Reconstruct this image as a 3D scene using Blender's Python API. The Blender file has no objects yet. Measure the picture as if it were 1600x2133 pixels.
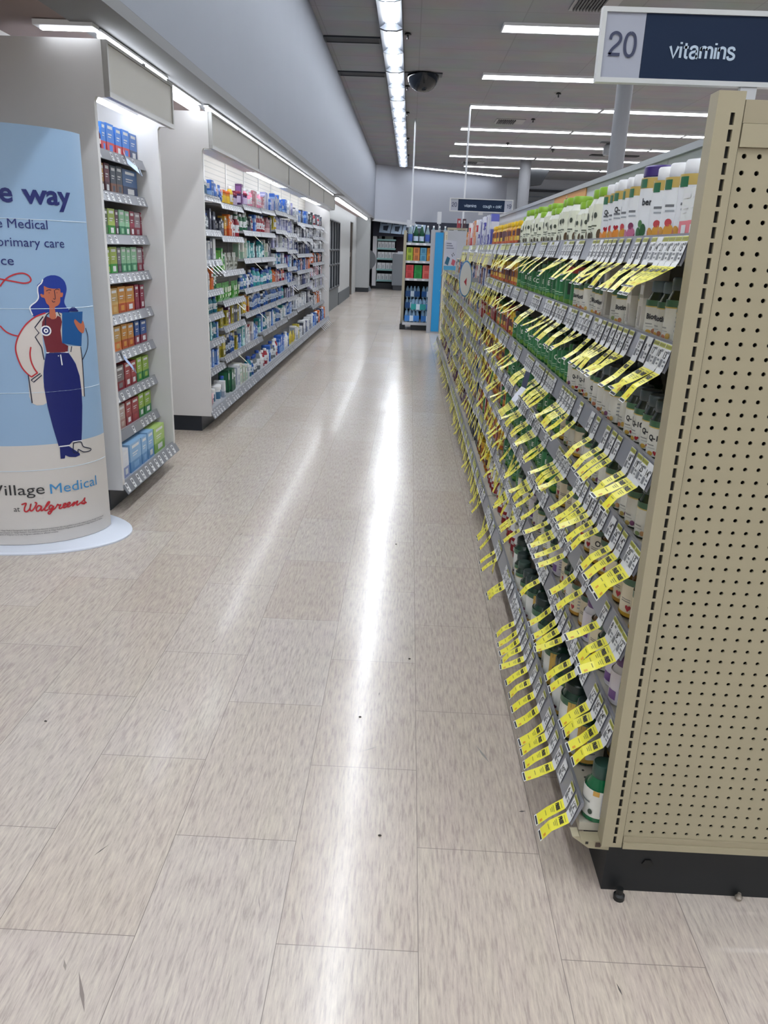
import bpy, bmesh, math, random
from mathutils import Vector, Matrix
R = random.Random(20)
C = bpy.context.scene.collection
PI = math.pi
# ---------------------------------------------------------------- camera
FPX, PITCH, ROLL, YAW, CAMH = 1618.943, 0.3276984, 0.0382024, -0.0203486, 1.41976
_f = Vector((math.sin(YAW)*math.cos(PITCH), math.cos(YAW)*math.cos(PITCH), -math.sin(PITCH)))
_r0 = Vector((math.cos(YAW), -math.sin(YAW), 0)); _u0 = _r0.cross(_f)
_r = _r0*math.cos(ROLL)+_u0*math.sin(ROLL); _u = -_r0*math.sin(ROLL)+_u0*math.cos(ROLL)
cd = bpy.data.cameras.new('camera'); cam = bpy.data.objects.new('camera', cd); C.objects.link(cam)
cd.sensor_fit = 'VERTICAL'; cd.sensor_height = 36; cd.lens = FPX/2133*36; cd.clip_start = .05
m = Matrix((_r, _u, -_f)).transposed().to_4x4(); m.translation = (0, 0, CAMH); cam.matrix_world = m
bpy.context.scene.camera = cam
def at(px, py, ax, val):            # point where the photo's pixel meets a world plane
    d = _f+_r*((px-800)/FPX)-_u*((py-1066.5)/FPX); o = Vector((0, 0, CAMH))
    return o+d*((val-o[ax])/d[ax])
# ---------------------------------------------------------------- world, exposure
sc = bpy.context.scene
sc.view_settings.view_transform = 'Standard'; sc.view_settings.look = 'None'
sc.view_settings.exposure = 0.02; sc.view_settings.gamma = 1; sc.view_settings.use_curve_mapping = False
try:
    sc.cycles.use_denoising = True; sc.cycles.max_bounces = 7; sc.cycles.sample_clamp_indirect = 6
except Exception: pass
w = bpy.data.worlds.new('world'); sc.world = w; w.use_nodes = True
w.node_tree.nodes['Background'].inputs[0].default_value = (.55, .6, .7, 1); w.node_tree.nodes['Background'].inputs[1].default_value = .05
LAMP_TROFFER, LAMP_STRIP, LAMP_CASE = 13.0, 42.0, 10.0
LAMP_COL = (.90, .95, 1.0)
# ---------------------------------------------------------------- materials
def lin(h):
    h = h.lstrip('#'); o = []
    for i in (0, 2, 4):
        c = int(h[i:i+2], 16)/255
        o.append(c/12.92 if c <= .04045 else ((c+.055)/1.055)**2.4)
    return (*o, 1)
_M = {}
def P(h, rough=.45, metal=0., var=0., scale=20., spec=.5, bump=0.):
    k = (h, rough, metal, var, scale, spec, bump)
    if k in _M: return _M[k]
    mt = bpy.data.materials.new('m_'+h.lstrip('#')); mt.use_nodes = True; nt = mt.node_tree
    b = nt.nodes['Principled BSDF']; b.inputs['Base Color'].default_value = lin(h)
    b.inputs['Roughness'].default_value = rough; b.inputs['Metallic'].default_value = metal
    b.inputs['Specular IOR Level'].default_value = spec; mt.diffuse_color = lin(h)
    if var or bump:
        tc = nt.nodes.new('ShaderNodeTexCoord'); n = nt.nodes.new('ShaderNodeTexNoise'); n.inputs['Scale'].default_value = scale; n.inputs['Detail'].default_value = 4
        nt.links.new(tc.outputs['Object'], n.inputs['Vector'])
        if var:
            mx = nt.nodes.new('ShaderNodeMix'); mx.data_type = 'RGBA'
            c = lin(h); mx.inputs[6].default_value = (*[v*(1-var) for v in c[:3]], 1); mx.inputs[7].default_value = (*[min(1, v*(1+var)) for v in c[:3]], 1)
            nt.links.new(n.outputs['Fac'], mx.inputs[0]); nt.links.new(mx.outputs[2], b.inputs['Base Color'])
        if bump:
            bp = nt.nodes.new('ShaderNodeBump'); bp.inputs['Strength'].default_value = bump; bp.inputs['Distance'].default_value = .01
            nt.links.new(n.outputs['Fac'], bp.inputs['Height']); nt.links.new(bp.outputs[0], b.inputs['Normal'])
    _M[k] = mt; return mt
def G(h, rough=.15):                 # translucent bottle plastic / glass
    k = ('glass', h, rough)
    if k in _M: return _M[k]
    mt = bpy.data.materials.new('g_'+h.lstrip('#')); mt.use_nodes = True
    b = mt.node_tree.nodes['Principled BSDF']; b.inputs['Base Color'].default_value = lin(h); b.inputs['Roughness'].default_value = rough
    b.inputs['Transmission Weight'].default_value = .5; b.inputs['IOR'].default_value = 1.3
    _M[k] = mt; return mt
def EM(name, col, s):
    mt = bpy.data.materials.new(name); mt.use_nodes = True; b = mt.node_tree.nodes['Principled BSDF']
    b.inputs['Base Color'].default_value = (*col, 1); b.inputs['Emission Color'].default_value = (*col, 1); b.inputs['Emission Strength'].default_value = s
    return mt
E_TROF = EM('lamp_troffer', LAMP_COL, LAMP_TROFFER); E_STRIP = EM('lamp_strip', LAMP_COL, LAMP_STRIP); E_CASE = EM('lamp_case', LAMP_COL, LAMP_CASE)
# ---------------------------------------------------------------- mesh builder
class B:
    def __init__(s): s.v = []; s.f = []; s.m = []; s.mats = []; s.sm = []
    def mi(s, m):
        if m not in s.mats: s.mats.append(m)
        return s.mats.index(m)
    def poly(s, pts, m, sm=False):
        n = len(s.v); s.v += [tuple(p) for p in pts]; s.f.append(tuple(range(n, n+len(pts)))); s.m.append(s.mi(m)); s.sm.append(sm)
    def idx(s, vs, fs, m, sm=False):
        n = len(s.v); s.v += [tuple(p) for p in vs]; i = s.mi(m)
        for f in fs: s.f.append(tuple(n+k for k in f)); s.m.append(i); s.sm.append(sm)
    def box(s, x0, x1, y0, y1, z0, z1, m):
        v = [(x0,y0,z0),(x1,y0,z0),(x1,y1,z0),(x0,y1,z0),(x0,y0,z1),(x1,y0,z1),(x1,y1,z1),(x0,y1,z1)]
        s.idx(v, [(0,3,2,1),(4,5,6,7),(0,1,5,4),(1,2,6,5),(2,3,7,6),(3,0,4,7)], m)
    def lathe(s, prof, n, m, cx=0, cy=0, z=0, ex=1., ey=1.):      # m: one material or one per ring gap
        vs = []; K = len(prof)
        for r, h in prof:
            for i in range(n):
                a = 2*PI*i/n; vs.append((cx+r*ex*math.cos(a), cy+r*ey*math.sin(a), z+h))
        base = len(s.v); s.v += vs
        for k in range(K-1):
            mm = m[k] if isinstance(m, (list, tuple)) else m; i0 = s.mi(mm)
            for i in range(n):
                j = (i+1) % n; s.f.append((base+k*n+i, base+k*n+j, base+(k+1)*n+j, base+(k+1)*n+i)); s.m.append(i0); s.sm.append(True)
        mm = m[-1] if isinstance(m, (list, tuple)) else m
        if prof[-1][0] > 1e-6: s.f.append(tuple(base+(K-1)*n+i for i in range(n))); s.m.append(s.mi(mm)); s.sm.append(False)
        mm = m[0] if isinstance(m, (list, tuple)) else m
        if prof[0][0] > 1e-6: s.f.append(tuple(base+n-1-i for i in range(n))); s.m.append(s.mi(mm)); s.sm.append(False)
    def sleeve(s, r, z0, z1, a0, a1, n, m, cx=0, cy=0):
        vs = []
        for i in range(n+1):
            a = a0+(a1-a0)*i/n; vs += [(cx+r*math.cos(a), cy+r*math.sin(a), z0), (cx+r*math.cos(a), cy+r*math.sin(a), z1)]
        s.idx(vs, [(2*i, 2*i+2, 2*i+3, 2*i+1) for i in range(n)], m, True)
    def tube(s, pts, r, m, n=8):
        pts = [Vector(p) for p in pts]; rings = []
        for i, p in enumerate(pts):
            t = (pts[min(i+1, len(pts)-1)]-pts[max(i-1, 0)]).normalized()
            a = t.orthogonal().normalized() if i == 0 else (rings[-1][1]-t*rings[-1][1].dot(t)).normalized()
            b = t.cross(a); rings.append(([p+a*(r*math.cos(2*PI*k/n))+b*(r*math.sin(2*PI*k/n)) for k in range(n)], a))
        vs = [q for rg, _ in rings for q in rg]; fs = []
        for i in range(len(pts)-1):
            for k in range(n): fs.append((i*n+k, i*n+(k+1) % n, (i+1)*n+(k+1) % n, (i+1)*n+k))
        s.idx(vs, fs, m, True)
        s.idx(rings[0][0], [tuple(range(n-1, -1, -1))], m); s.idx(rings[-1][0], [tuple(range(n))], m)
    def prism(s, pts, d, m):          # closed outline (3-D points) pushed along vector d
        n = len(pts); d = Vector(d); a = [Vector(p) for p in pts]; b = [p+d for p in a]
        s.idx(a+b, [tuple(range(n-1, -1, -1)), tuple(range(n, 2*n))]+[(i, (i+1) % n, n+(i+1) % n, n+i) for i in range(n)], m)
    def add(s, o, mx=None):
        n = len(s.v); s.v += [tuple(mx @ Vector(p)) for p in o.v] if mx else o.v
        mp = [s.mi(x) for x in o.mats]
        s.f += [tuple(n+k for k in f) for f in o.f]; s.m += [mp[k] for k in o.m]; s.sm += o.sm
    def mesh(s, name):
        me = bpy.data.meshes.new(name); me.from_pydata(s.v, [], s.f)
        for x in s.mats: me.materials.append(x)
        me.polygons.foreach_set('material_index', s.m); me.polygons.foreach_set('use_smooth', s.sm)
        me.update()
        if any(s.sm): me.set_sharp_from_angle(angle=.7)
        return me
    def build(s, name, parent=None, bevel=0.):
        o = bpy.data.objects.new(name, s.mesh(name)); C.objects.link(o)
        if parent: o.parent = parent; o.matrix_parent_inverse = PINV.get(parent, Matrix())
        if bevel:
            md = o.modifiers.new('bevel', 'BEVEL'); md.width = bevel; md.segments = 2; md.limit_method = 'ANGLE'; md.angle_limit = 1.0
        return o
PINV = {}
def thing(name, label, cat, loc=(0,0,0), group=None):
    o = bpy.data.objects.new(name, None); C.objects.link(o); o.location = loc; o.empty_display_size = .1
    PINV[o] = Matrix.Translation(loc).inverted()
    return tag(o, label, cat, group)
def tag(o, label, cat, group=None):
    o['label'] = label; o['category'] = cat
    if group: o['group'] = group
    return o
def struct(o): o['kind'] = 'structure'; return o
def sub(o, ch): ch.parent = o; return ch      # a piece whose mesh is in world space under a mesh at the origin
# text as flat mesh: list of (x,y) verts and faces, baseline at 0, left at 0
_T = {}
def text2d(t, size, bold=0., align='LEFT', res=3):
    k = (t, size, bold, align)
    if k in _T: return _T[k]
    cu = bpy.data.curves.new('t', 'FONT'); cu.body = t; cu.size = size; cu.offset = bold; cu.resolution_u = res; cu.fill_mode = 'FRONT'; cu.align_x = align
    o = bpy.data.objects.new('t', cu); C.objects.link(o); bpy.context.view_layer.update()
    me = bpy.data.meshes.new_from_object(o.evaluated_get(bpy.context.evaluated_depsgraph_get()))
    v = [(q.co.x, q.co.y) for q in me.vertices]; f = [tuple(p.vertices) for p in me.polygons]
    bpy.data.objects.remove(o); bpy.data.curves.remove(cu); bpy.data.meshes.remove(me)
    _T[k] = (v, f); return _T[k]
def put_text(b, t, size, m, org, ux, uy, bold=0., align='LEFT', width=None, res=3):
    v, f = text2d(t, size, bold, align, res); org = Vector(org); ux = Vector(ux); uy = Vector(uy); sx = 1
    if width:
        xs = [p[0] for p in v]; sx = width/max(1e-6, max(xs)-min(xs))
    b.idx([org+ux*(p[0]*sx)+uy*p[1] for p in v], f, m)
_H = {'v':(.42,[(0,[(0,.52),(.21,0),(.42,.52)])]), 'i':(.10,[(0,[(.05,0),(.05,.52)]),(0,[(.05,.63),(.05,.72)])]), 't':(.26,[(1,[(.12,.68),(.12,.4),(.12,.12),(.15,.03),(.26,.01)]),(0,[(0,.49),(.25,.49)])]),
 'a':(.43,[(1,[(.03,.38),(.07,.48),(.2,.53),(.33,.49),(.36,.38),(.36,.12),(.37,.04),(.43,.01)]),(1,[(.36,.33),(.2,.29),(.07,.24),(.03,.14),(.08,.03),(.19,0),(.3,.04),(.36,.15)])]),
 'm':(.66,[(0,[(.04,0),(.04,.52)]),(1,[(.04,.34),(.09,.47),(.19,.52),(.29,.48),(.33,.36),(.33,0)]),(1,[(.33,.36),(.38,.47),(.48,.52),(.58,.48),(.62,.36),(.62,0)])]), 'n':(.40,[(0,[(.04,0),(.04,.52)]),(1,[(.04,.34),(.09,.47),(.2,.52),(.32,.48),(.36,.36),(.36,0)])]),
 's':(.38,[(1,[(.35,.40),(.30,.50),(.19,.53),(.07,.49),(.05,.39),(.12,.31),(.27,.25),(.36,.17),(.34,.06),(.21,0),(.08,.03),(.03,.14)])]), 'c':(.40,[(1,[(.38,.38),(.32,.49),(.21,.53),(.09,.46),(.04,.27),(.09,.07),(.21,0),(.32,.04),(.38,.16)])]),
 'o':(.42,[(1,[(.21,.53),(.34,.46),(.39,.265),(.34,.07),(.21,0),(.08,.07),(.03,.265),(.08,.46),(.21,.53)])]), 'u':(.40,[(0,[(.36,0),(.36,.52)]),(1,[(.04,.52),(.04,.16),(.09,.04),(.2,0),(.31,.05),(.36,.18)])]),
 'g':(.42,[(0,[(.37,.52),(.37,.3)]),(1,[(.37,.3),(.37,-.02),(.32,-.15),(.2,-.19),(.08,-.15),(.05,-.08)]),(1,[(.37,.265),(.33,.46),(.2,.53),(.08,.46),(.03,.265),(.08,.07),(.2,0),(.33,.07),(.37,.265)])]), 'h':(.40,[(0,[(.04,0),(.04,.72)]),(1,[(.04,.34),(.09,.47),(.2,.52),(.32,.48),(.36,.36),(.36,0)])]),
 '+':(.44,[(0,[(.02,.25),(.42,.25)]),(0,[(.22,.05),(.22,.45)])]), 'l':(.10,[(0,[(.05,0),(.05,.72)])]), 'd':(.42,[(0,[(.37,0),(.37,.72)]),(1,[(.37,.265),(.33,.46),(.2,.53),(.08,.46),(.03,.265),(.08,.07),(.2,0),(.33,.07),(.37,.265)])]), ' ':(.2,[]),
 '2':(.44,[(1,[(.04,.50),(.08,.64),(.22,.71),(.36,.65),(.40,.52),(.34,.39),(.14,.20),(.05,.04)]),(0,[(.02,.04),(.42,.04)])]), '0':(.44,[(1,[(.22,.71),(.35,.62),(.40,.355),(.35,.09),(.22,0),(.09,.09),(.04,.355),(.09,.62),(.22,.71)])]),
 '1':(.32,[(1,[(.04,.55),(.14,.58),(.21,.70)]),(0,[(.21,0),(.21,.71)])]), '9':(.44,[(1,[(.22,.71),(.35,.63),(.39,.48),(.34,.33),(.21,.27),(.09,.33),(.04,.49),(.09,.64),(.22,.71)]),(1,[(.39,.48),(.39,.27),(.33,.08),(.2,0),(.09,.04),(.05,.13)])])}
def grotesk(b, t, size, m, org, ux, uy, wt=.085):      # upright sans letters drawn as even strokes
    org = Vector(org); ux = Vector(ux); uy = Vector(uy); x = 0
    for ch in t:
        wd_, st_ = _H[ch]
        for curved, pts in st_:
            p = smooth2(pts) if curved else pts; n = len(p); q = []
            for i in range(n):
                a, c = p[max(i-1, 0)], p[min(i+1, n-1)]; dx, dy = c[0]-a[0], c[1]-a[1]; l = math.hypot(dx, dy) or 1
                k = wt/2
                if 0 < i < n-1 and not curved: k *= 1.06
                q += [org+ux*((x+p[i][0]-dy/l*k)*size)+uy*((p[i][1]+dx/l*k)*size), org+ux*((x+p[i][0]+dy/l*k)*size)+uy*((p[i][1]-dx/l*k)*size)]
            b.idx(q, [(2*i, 2*i+1, 2*i+3, 2*i+2) for i in range(n-1)], m)
        x += wd_+.085
    return x*size
def smooth2(pts, n=6):
    o = []
    for i in range(len(pts)-1):
        cl = pts[0] == pts[-1]
        p0 = pts[i-1] if i else (pts[-2] if cl else pts[0]); p1, p2 = pts[i], pts[i+1]; p3 = pts[i+2] if i+2 < len(pts) else (pts[1] if cl else pts[-1])
        for k in range(n):
            u = k/n; o.append(tuple(.5*(2*p1[j]+(p2[j]-p0[j])*u+(2*p0[j]-5*p1[j]+4*p2[j]-p3[j])*u*u+(3*p1[j]-p0[j]-3*p2[j]+p3[j])*u**3) for j in (0, 1)))
    return o+[pts[-1]]
def ordn(k): return '%d%s' % (k, 'th' if 10 <= k % 100 <= 20 else {1:'st',2:'nd',3:'rd'}.get(k % 10, 'th'))
# ================================================================ THE SETTING
CEIL = 4.04
def floor_mat():
    mt = bpy.data.materials.new('vinyl_floor_tiles'); mt.use_nodes = True; nt = mt.node_tree; N = nt.nodes; L = nt.links; b = N['Principled BSDF']
    tc = N.new('ShaderNodeTexCoord'); sp = N.new('ShaderNodeSeparateXYZ'); L.new(tc.outputs['Object'], sp.inputs[0])
    def add(sock, v):
        a = N.new('ShaderNodeMath'); a.operation = 'ADD'; L.new(sock, a.inputs[0]); a.inputs[1].default_value = v; return a.outputs[0]
    cb = N.new('ShaderNodeCombineXYZ'); L.new(add(sp.outputs[1], -1.272), cb.inputs[0]); L.new(add(sp.outputs[0], -.083), cb.inputs[1])
    br = N.new('ShaderNodeTexBrick'); br.offset = .5; br.offset_frequency = 2; L.new(cb.outputs[0], br.inputs['Vector'])
    br.inputs['Scale'].default_value = 1; br.inputs['Brick Width'].default_value = .6096; br.inputs['Row Height'].default_value = .3048
    br.inputs['Mortar Size'].default_value = .0009; br.inputs['Mortar Smooth'].default_value = 0.1; br.inputs['Bias'].default_value = 0
    br.inputs['Color1'].default_value = (0, 0, 0, 1); br.inputs['Color2'].default_value = (1, 1, 1, 1); br.inputs['Mortar'].default_value = (.5, .5, .5, 1)
    def noise(sx, sy, sc, det, rough=.6):
        mp = N.new('ShaderNodeMapping'); mp.inputs['Scale'].default_value = (sx, sy, 1); L.new(tc.outputs['Object'], mp.inputs[0])
        n = N.new('ShaderNodeTexNoise'); n.inputs['Scale'].default_value = sc; n.inputs['Detail'].default_value = det; n.inputs['Roughness'].default_value = rough
        L.new(mp.outputs[0], n.inputs['Vector']); return n.outputs['Fac']
    def ramp(fac, stops):
        r = N.new('ShaderNodeValToRGB'); e = r.color_ramp.elements
        while len(e) < len(stops): e.new(.5)
        for el, (p, c) in zip(e, stops): el.position = p; el.color = lin(c)
        L.new(fac, r.inputs[0]); return r.outputs[0]
    def mix(a, bb, fac, mode='MIX'):
        x = N.new('ShaderNodeMix'); x.data_type = 'RGBA'; x.blend_type = mode
        for s_, v in ((x.inputs[6], a), (x.inputs[7], bb)):
            if isinstance(v, str): s_.default_value = lin(v)
            else: L.new(v, s_)
        if isinstance(fac, float): x.inputs[0].default_value = fac
        else: L.new(fac, x.inputs[0])
        return x.outputs[2]
    # long linen flecks: pale yellowish, pinkish and grey streaks running with the tile
    base = ramp(noise(90, 9, 1.6, 4, .65), [(.36, '#a09390'), (.46, '#bcb0aa'), (.54, '#c6bbb3'), (.66, '#d6ccc0')])
    tint = mix('#bfb0ae', '#c3bea9', noise(9, 1.3, 1.6, 2))
    col = mix(base, tint, .38)
    dark = ramp(noise(200, 20, 1.2, 2, .55), [(.58, '#000000'), (.70, '#858585')])
    col = mix(col, '#a0948f', dark)
    tilev = N.new('ShaderNodeSeparateColor'); L.new(br.outputs['Color'], tilev.inputs[0])
    tt = ramp(tilev.outputs[0], [(0, '#f8f4f0'), (.5, '#fcfaf6'), (1, '#ffffff')])
    col = mix(col, tt, 1.0, 'MULTIPLY')
    col = mix(col, '#8a817b', br.outputs['Fac'])
    L.new(col, b.inputs['Base Color'])
    rr = N.new('ShaderNodeMapRange'); L.new(noise(1, 1, 2.2, 2), rr.inputs[0]); rr.inputs[3].default_value = .20; rr.inputs[4].default_value = .25; L.new(rr.outputs[0], b.inputs['Roughness'])
    b.inputs['Specular IOR Level'].default_value = .5; b.inputs['Coat Weight'].default_value = .2; b.inputs['Coat Roughness'].default_value = .11
    # uneven waxed surface: each tile sits a hair differently, plus slow ripples
    hsum = N.new('ShaderNodeMath'); hsum.operation = 'ADD'
    n1 = noise(1, .6, 3.0, 1); n2 = noise(120, 12, 1.0, 2)
    s2 = N.new('ShaderNodeMath'); s2.operation = 'MULTIPLY'; L.new(n2, s2.inputs[0]); s2.inputs[1].default_value = .004
    L.new(n1, hsum.inputs[0]); L.new(s2.outputs[0], hsum.inputs[1])
    bp = N.new('ShaderNodeBump'); bp.inputs['Strength'].default_value = .15; bp.inputs['Distance'].default_value = .03
    L.new(hsum.outputs[0], bp.inputs['Height']); L.new(bp.outputs[0], b.inputs['Normal'])
    return mt
def ceil_mat():
    mt = bpy.data.materials.new('ceiling_tiles'); mt.use_nodes = True; nt = mt.node_tree; N = nt.nodes; L = nt.links; b = N['Principled BSDF']
    tc = N.new('ShaderNodeTexCoord'); br = N.new('ShaderNodeTexBrick'); br.offset = 0; br.inputs['Scale'].default_value = 1
    br.inputs['Brick Width'].default_value = 1.2192; br.inputs['Row Height'].default_value = .6096; br.inputs['Mortar Size'].default_value = .008
    br.inputs['Color1'].default_value = lin('#9d9da1'); br.inputs['Color2'].default_value = lin('#97989c'); br.inputs['Mortar'].default_value = lin('#8d8d91')
    L.new(tc.outputs['Object'], br.inputs['Vector'])
    n = N.new('ShaderNodeTexNoise'); n.inputs['Scale'].default_value = 1.7; n.inputs['Detail'].default_value = 4; L.new(tc.outputs['Object'], n.inputs['Vector'])
    x = N.new('ShaderNodeMix'); x.data_type = 'RGBA'; x.blend_type = 'MULTIPLY'; x.inputs[0].default_value = .35
    L.new(br.outputs['Color'], x.inputs[6]); L.new(n.outputs['Color'], x.inputs[7]); L.new(x.outputs[2], b.inputs['Base Color']); b.inputs['Roughness'].default_value = .9
    return mt
WALLP = P('#787c87', .7, var=.03, scale=3)
WARMW = P('#cfcdca', .55)
b = B(); b.poly([(-6.5, -15, 0), (15, -15, 0), (15, 34, 0), (-6.5, 34, 0)], floor_mat()); FLOOR = struct(b.build('floor'))
b = B(); cm_ = ceil_mat(); b.poly([(-1.3, 2.4, CEIL), (-1.3, 34, CEIL), (15, 34, CEIL), (15, 2.4, CEIL)], cm_); b.poly([(-6.5, -15, CEIL), (-6.5, 2.4, CEIL), (15, 2.4, CEIL), (15, -15, CEIL)], cm_); struct(b.build('ceiling'))
# tall left wall over the cases, its soffit, and the low wall behind the cases
b = B(); b.box(-1.36, -1.28, 2.4, 28.2, 2.3705, CEIL, WALLP); b.box(-6.5, -1.361, 2.4, 2.48, 2.3705, CEIL, WALLP); b.box(-1.55, -1.28, 2.4, 28.2, 2.315, 2.37, P('#737376', .75)); struct(b.build('wall_left'))
b = B(); b.box(-6.5, -1.551, 2.4, 28.2, 2.325, 2.37, P('#8c7b78', .8, var=.08, scale=2)); struct(b.build('ceiling_alcove'))
b = B(); b.box(-2.1, -1.98, 4.12, 15.2, 0, 2.325, P('#c9c7c6', .7)); struct(b.build('wall_behind_cases'))
b = B(); b.box(-6.6, -6.5, -15, 34, 0, CEIL, WARMW); b.box(-6.5, 15, -15.1, -15, 0, CEIL, WARMW); b.box(15, 15.1, -15, 34, 0, CEIL, WALLP); struct(b.build('wall_outer'))
# slanted back wall (upper) and the window wall beyond it
W0, W1 = Vector((-1.36, 28.2, 0)), Vector((3.5, 31.6, 0)); wd = (W1-W0).normalized(); wn = Vector((wd.y, -wd.x, 0))
b = B()
b.prism([W0+Vector((0,0,2.33)), W1+Vector((0,0,2.05)), W1+Vector((0,0,CEIL)), W0+Vector((0,0,CEIL))], -wn*.1, P('#a7abb7', .7)); struct(b.build('wall_back'))
b = B(); a0 = W0+wn*.02; a1 = W1+wn*.02
b.prism([a0+Vector((0,0,2.27)), a1+Vector((0,0,1.99)), a1+Vector((0,0,2.07)), a0+Vector((0,0,2.35))], -wn*.2, P('#b9bcc2', .5)); struct(b.build('trim_1'))
b = B(); b.box(3.5, 15, 31.6, 31.7, 0, CEIL, P('#a9adb5', .7)); b.box(-4, 3.5, 33.5, 33.6, 0, CEIL, P('#3a3d44', .8)); b.box(-4, -1.36, 28.3, 28.4, 2.3, CEIL, WALLP); struct(b.build('wall_far'))
b = B()
b.box(3.95, 9.6, 31.56, 31.6, 1.9, 3.62, P('#0d1420', .12)); wnd = struct(b.build('window_1'))
b = B()
for x in (3.9, 5.9, 7.9, 9.6): b.box(x, x+.08, 31.5, 31.59, 1.9, 3.66, P('#1b1f26', .5))
b.box(3.9, 9.68, 31.5, 31.59, 3.6, 3.68, P('#1b1f26', .5)); sub(wnd, b.build('frame'))
b = B()
for k in range(9): b.box(4.0, 9.6, 31.5, 31.53, 1.98+k*.18, 2.0+k*.18, P('#46505e', .4))
sub(wnd, b.build('blind'))
# left wall past the shelving: barred opening, pier, door, big pier
ln = P('#a3a4a4', .6); BLK = P('#1b2027', .5)
b = B(); b.box(-1.98, -1.85, 15.24, 17.6, 0, 2.33, ln); b.box(-1.98, -1.78, 20.3, 24.0, 0, 2.33, ln); b.box(-1.98, -1.78, 17.6, 20.3, 1.98, 2.33, ln); b.box(-1.98, -1.78, 17.6, 20.3, 0, .45, P('#55595c', .6))
b.box(-1.98, -1.78, 24.0, 25.2, 2.1, 2.33, ln); b.box(-1.98, -1.78, 25.2, 26.7, 0, 2.33, ln); struct(b.build('wall_side'))
b = B(); b.box(-1.78, -1.765, 20.3, 24.0, 0, .3, P('#4b5054', .6)); b.box(-1.85, -1.83, 15.3, 17.6, 0, .2, P('#4b5054', .6)); struct(b.build('baseboard_left'))
g = B()
for y in (17.65, 18.3, 18.95, 19.6, 20.25): g.tube([(-1.77, y, .47), (-1.77, y, 1.96)], .022, BLK)
for z in (.48, 1.0, 1.32, 1.95): g.tube([(-1.77, 17.65, z), (-1.77, 20.25, z)], .024, BLK)
pane = B(); pane.box(-1.95, -1.93, 17.6, 20.3, .45, 1.98, P('#b3b7be', .4)); wn2 = struct(pane.build('window_2')); sub(wn2, g.build('grille'))
b = B(); b.box(-1.95, -1.9, 24.05, 25.15, 0, 2.08, P('#3c3632', .5)); dr = struct(b.build('door_1'))
b = B(); b.box(-1.9, -1.80, 24.02, 24.12, 0, 2.1, P('#57504b', .5)); b.box(-1.9, -1.80, 25.08, 25.18, 0, 2.1, P('#57504b', .5)); sub(dr, b.build('door_frame'))
b = B(); b.box(-1.9, -1.83, 24.9, 25.05, .88, 1.05, P('#2a2522', .4)); b.box(-1.9, -1.84, 24.92, 25.02, 1.12, 1.25, P('#77706a', .4)); sub(dr, b.build('door_handle'))
b = B(); b.box(-2.0, -1.35, 26.72, 27.3, .14, 2.33, P('#9c9e9f', .6)); pl = struct(b.build('pillar_far')); b = B(); b.box(-1.99, -1.36, 26.74, 27.3, 0, .14, BLK); sub(pl, b.build('baseboard'))
# round ceiling columns
def column(px, py, y, r, name):
    p = at(px, py, 1, y); b = B(); b.lathe([(r, 0), (r, CEIL)], 24, P('#7a7b81', .55), p.x, y); o = struct(b.build(name)); return o
column(1290, 280, 10.5, .095, 'column_near'); column(1093, 370, 25.6, .17, 'column_far')
# ---------------------------------------------------------------- ceiling lights
WHT = P('#e4e6ea', .4)
def troffer(x0, x1, y, label, grp):
    t = thing('ceiling_light', label, 'light', ((x0+x1)/2, y, CEIL), grp)
    b = B(); w_ = .17
    b.box(x0, x0+.012, y-w_, y+w_, CEIL-.035, CEIL-.001, WHT); b.box(x1-.012, x1, y-w_, y+w_, CEIL-.035, CEIL-.001, WHT)
    b.box(x0+.012, x1-.012, y-w_, y-w_+.012, CEIL-.035, CEIL-.001, WHT); b.box(x0+.012, x1-.012, y+w_-.012, y+w_, CEIL-.035, CEIL-.001, WHT); b.build('frame', t)
    b = B(); b.box(x0+.013, x1-.013, y-w_+.013, y+w_-.013, CEIL-.03, CEIL-.002, E_TROF); b.build('diffuser', t)
rows = [-13.5, -10.8, -8.1, -5.4, -2.7, 0.0, 2.7, 5.4, 8.1, 10.95, 13.78, 16.5, 19.37, 22.0, 24.75, 27.55]
for i, y in enumerate(rows):
    for j in range(5):
        x0 = 1.0+j*2.5
        if y > 27 and j == 0: x0 += .6
        troffer(x0, x0+2.46-(.6 if y > 27 and j == 0 else 0), y, '%s light panel in the %s ceiling row counted from the camera' % (['leftmost','second','third','fourth','rightmost'][j], ordn(i+1)), 'crosswise ceiling light panels')
for i, y in enumerate([-8.1, -5.4, -2.7, 0.0]):
    for j in range(2): troffer(-3.4-2.5*j, -.94-2.5*j, y, '%s light panel left of the aisle in the %s ceiling row behind the camera' % (['inner', 'outer'][j], ordn(i+1)), 'crosswise ceiling light panels')
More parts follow.
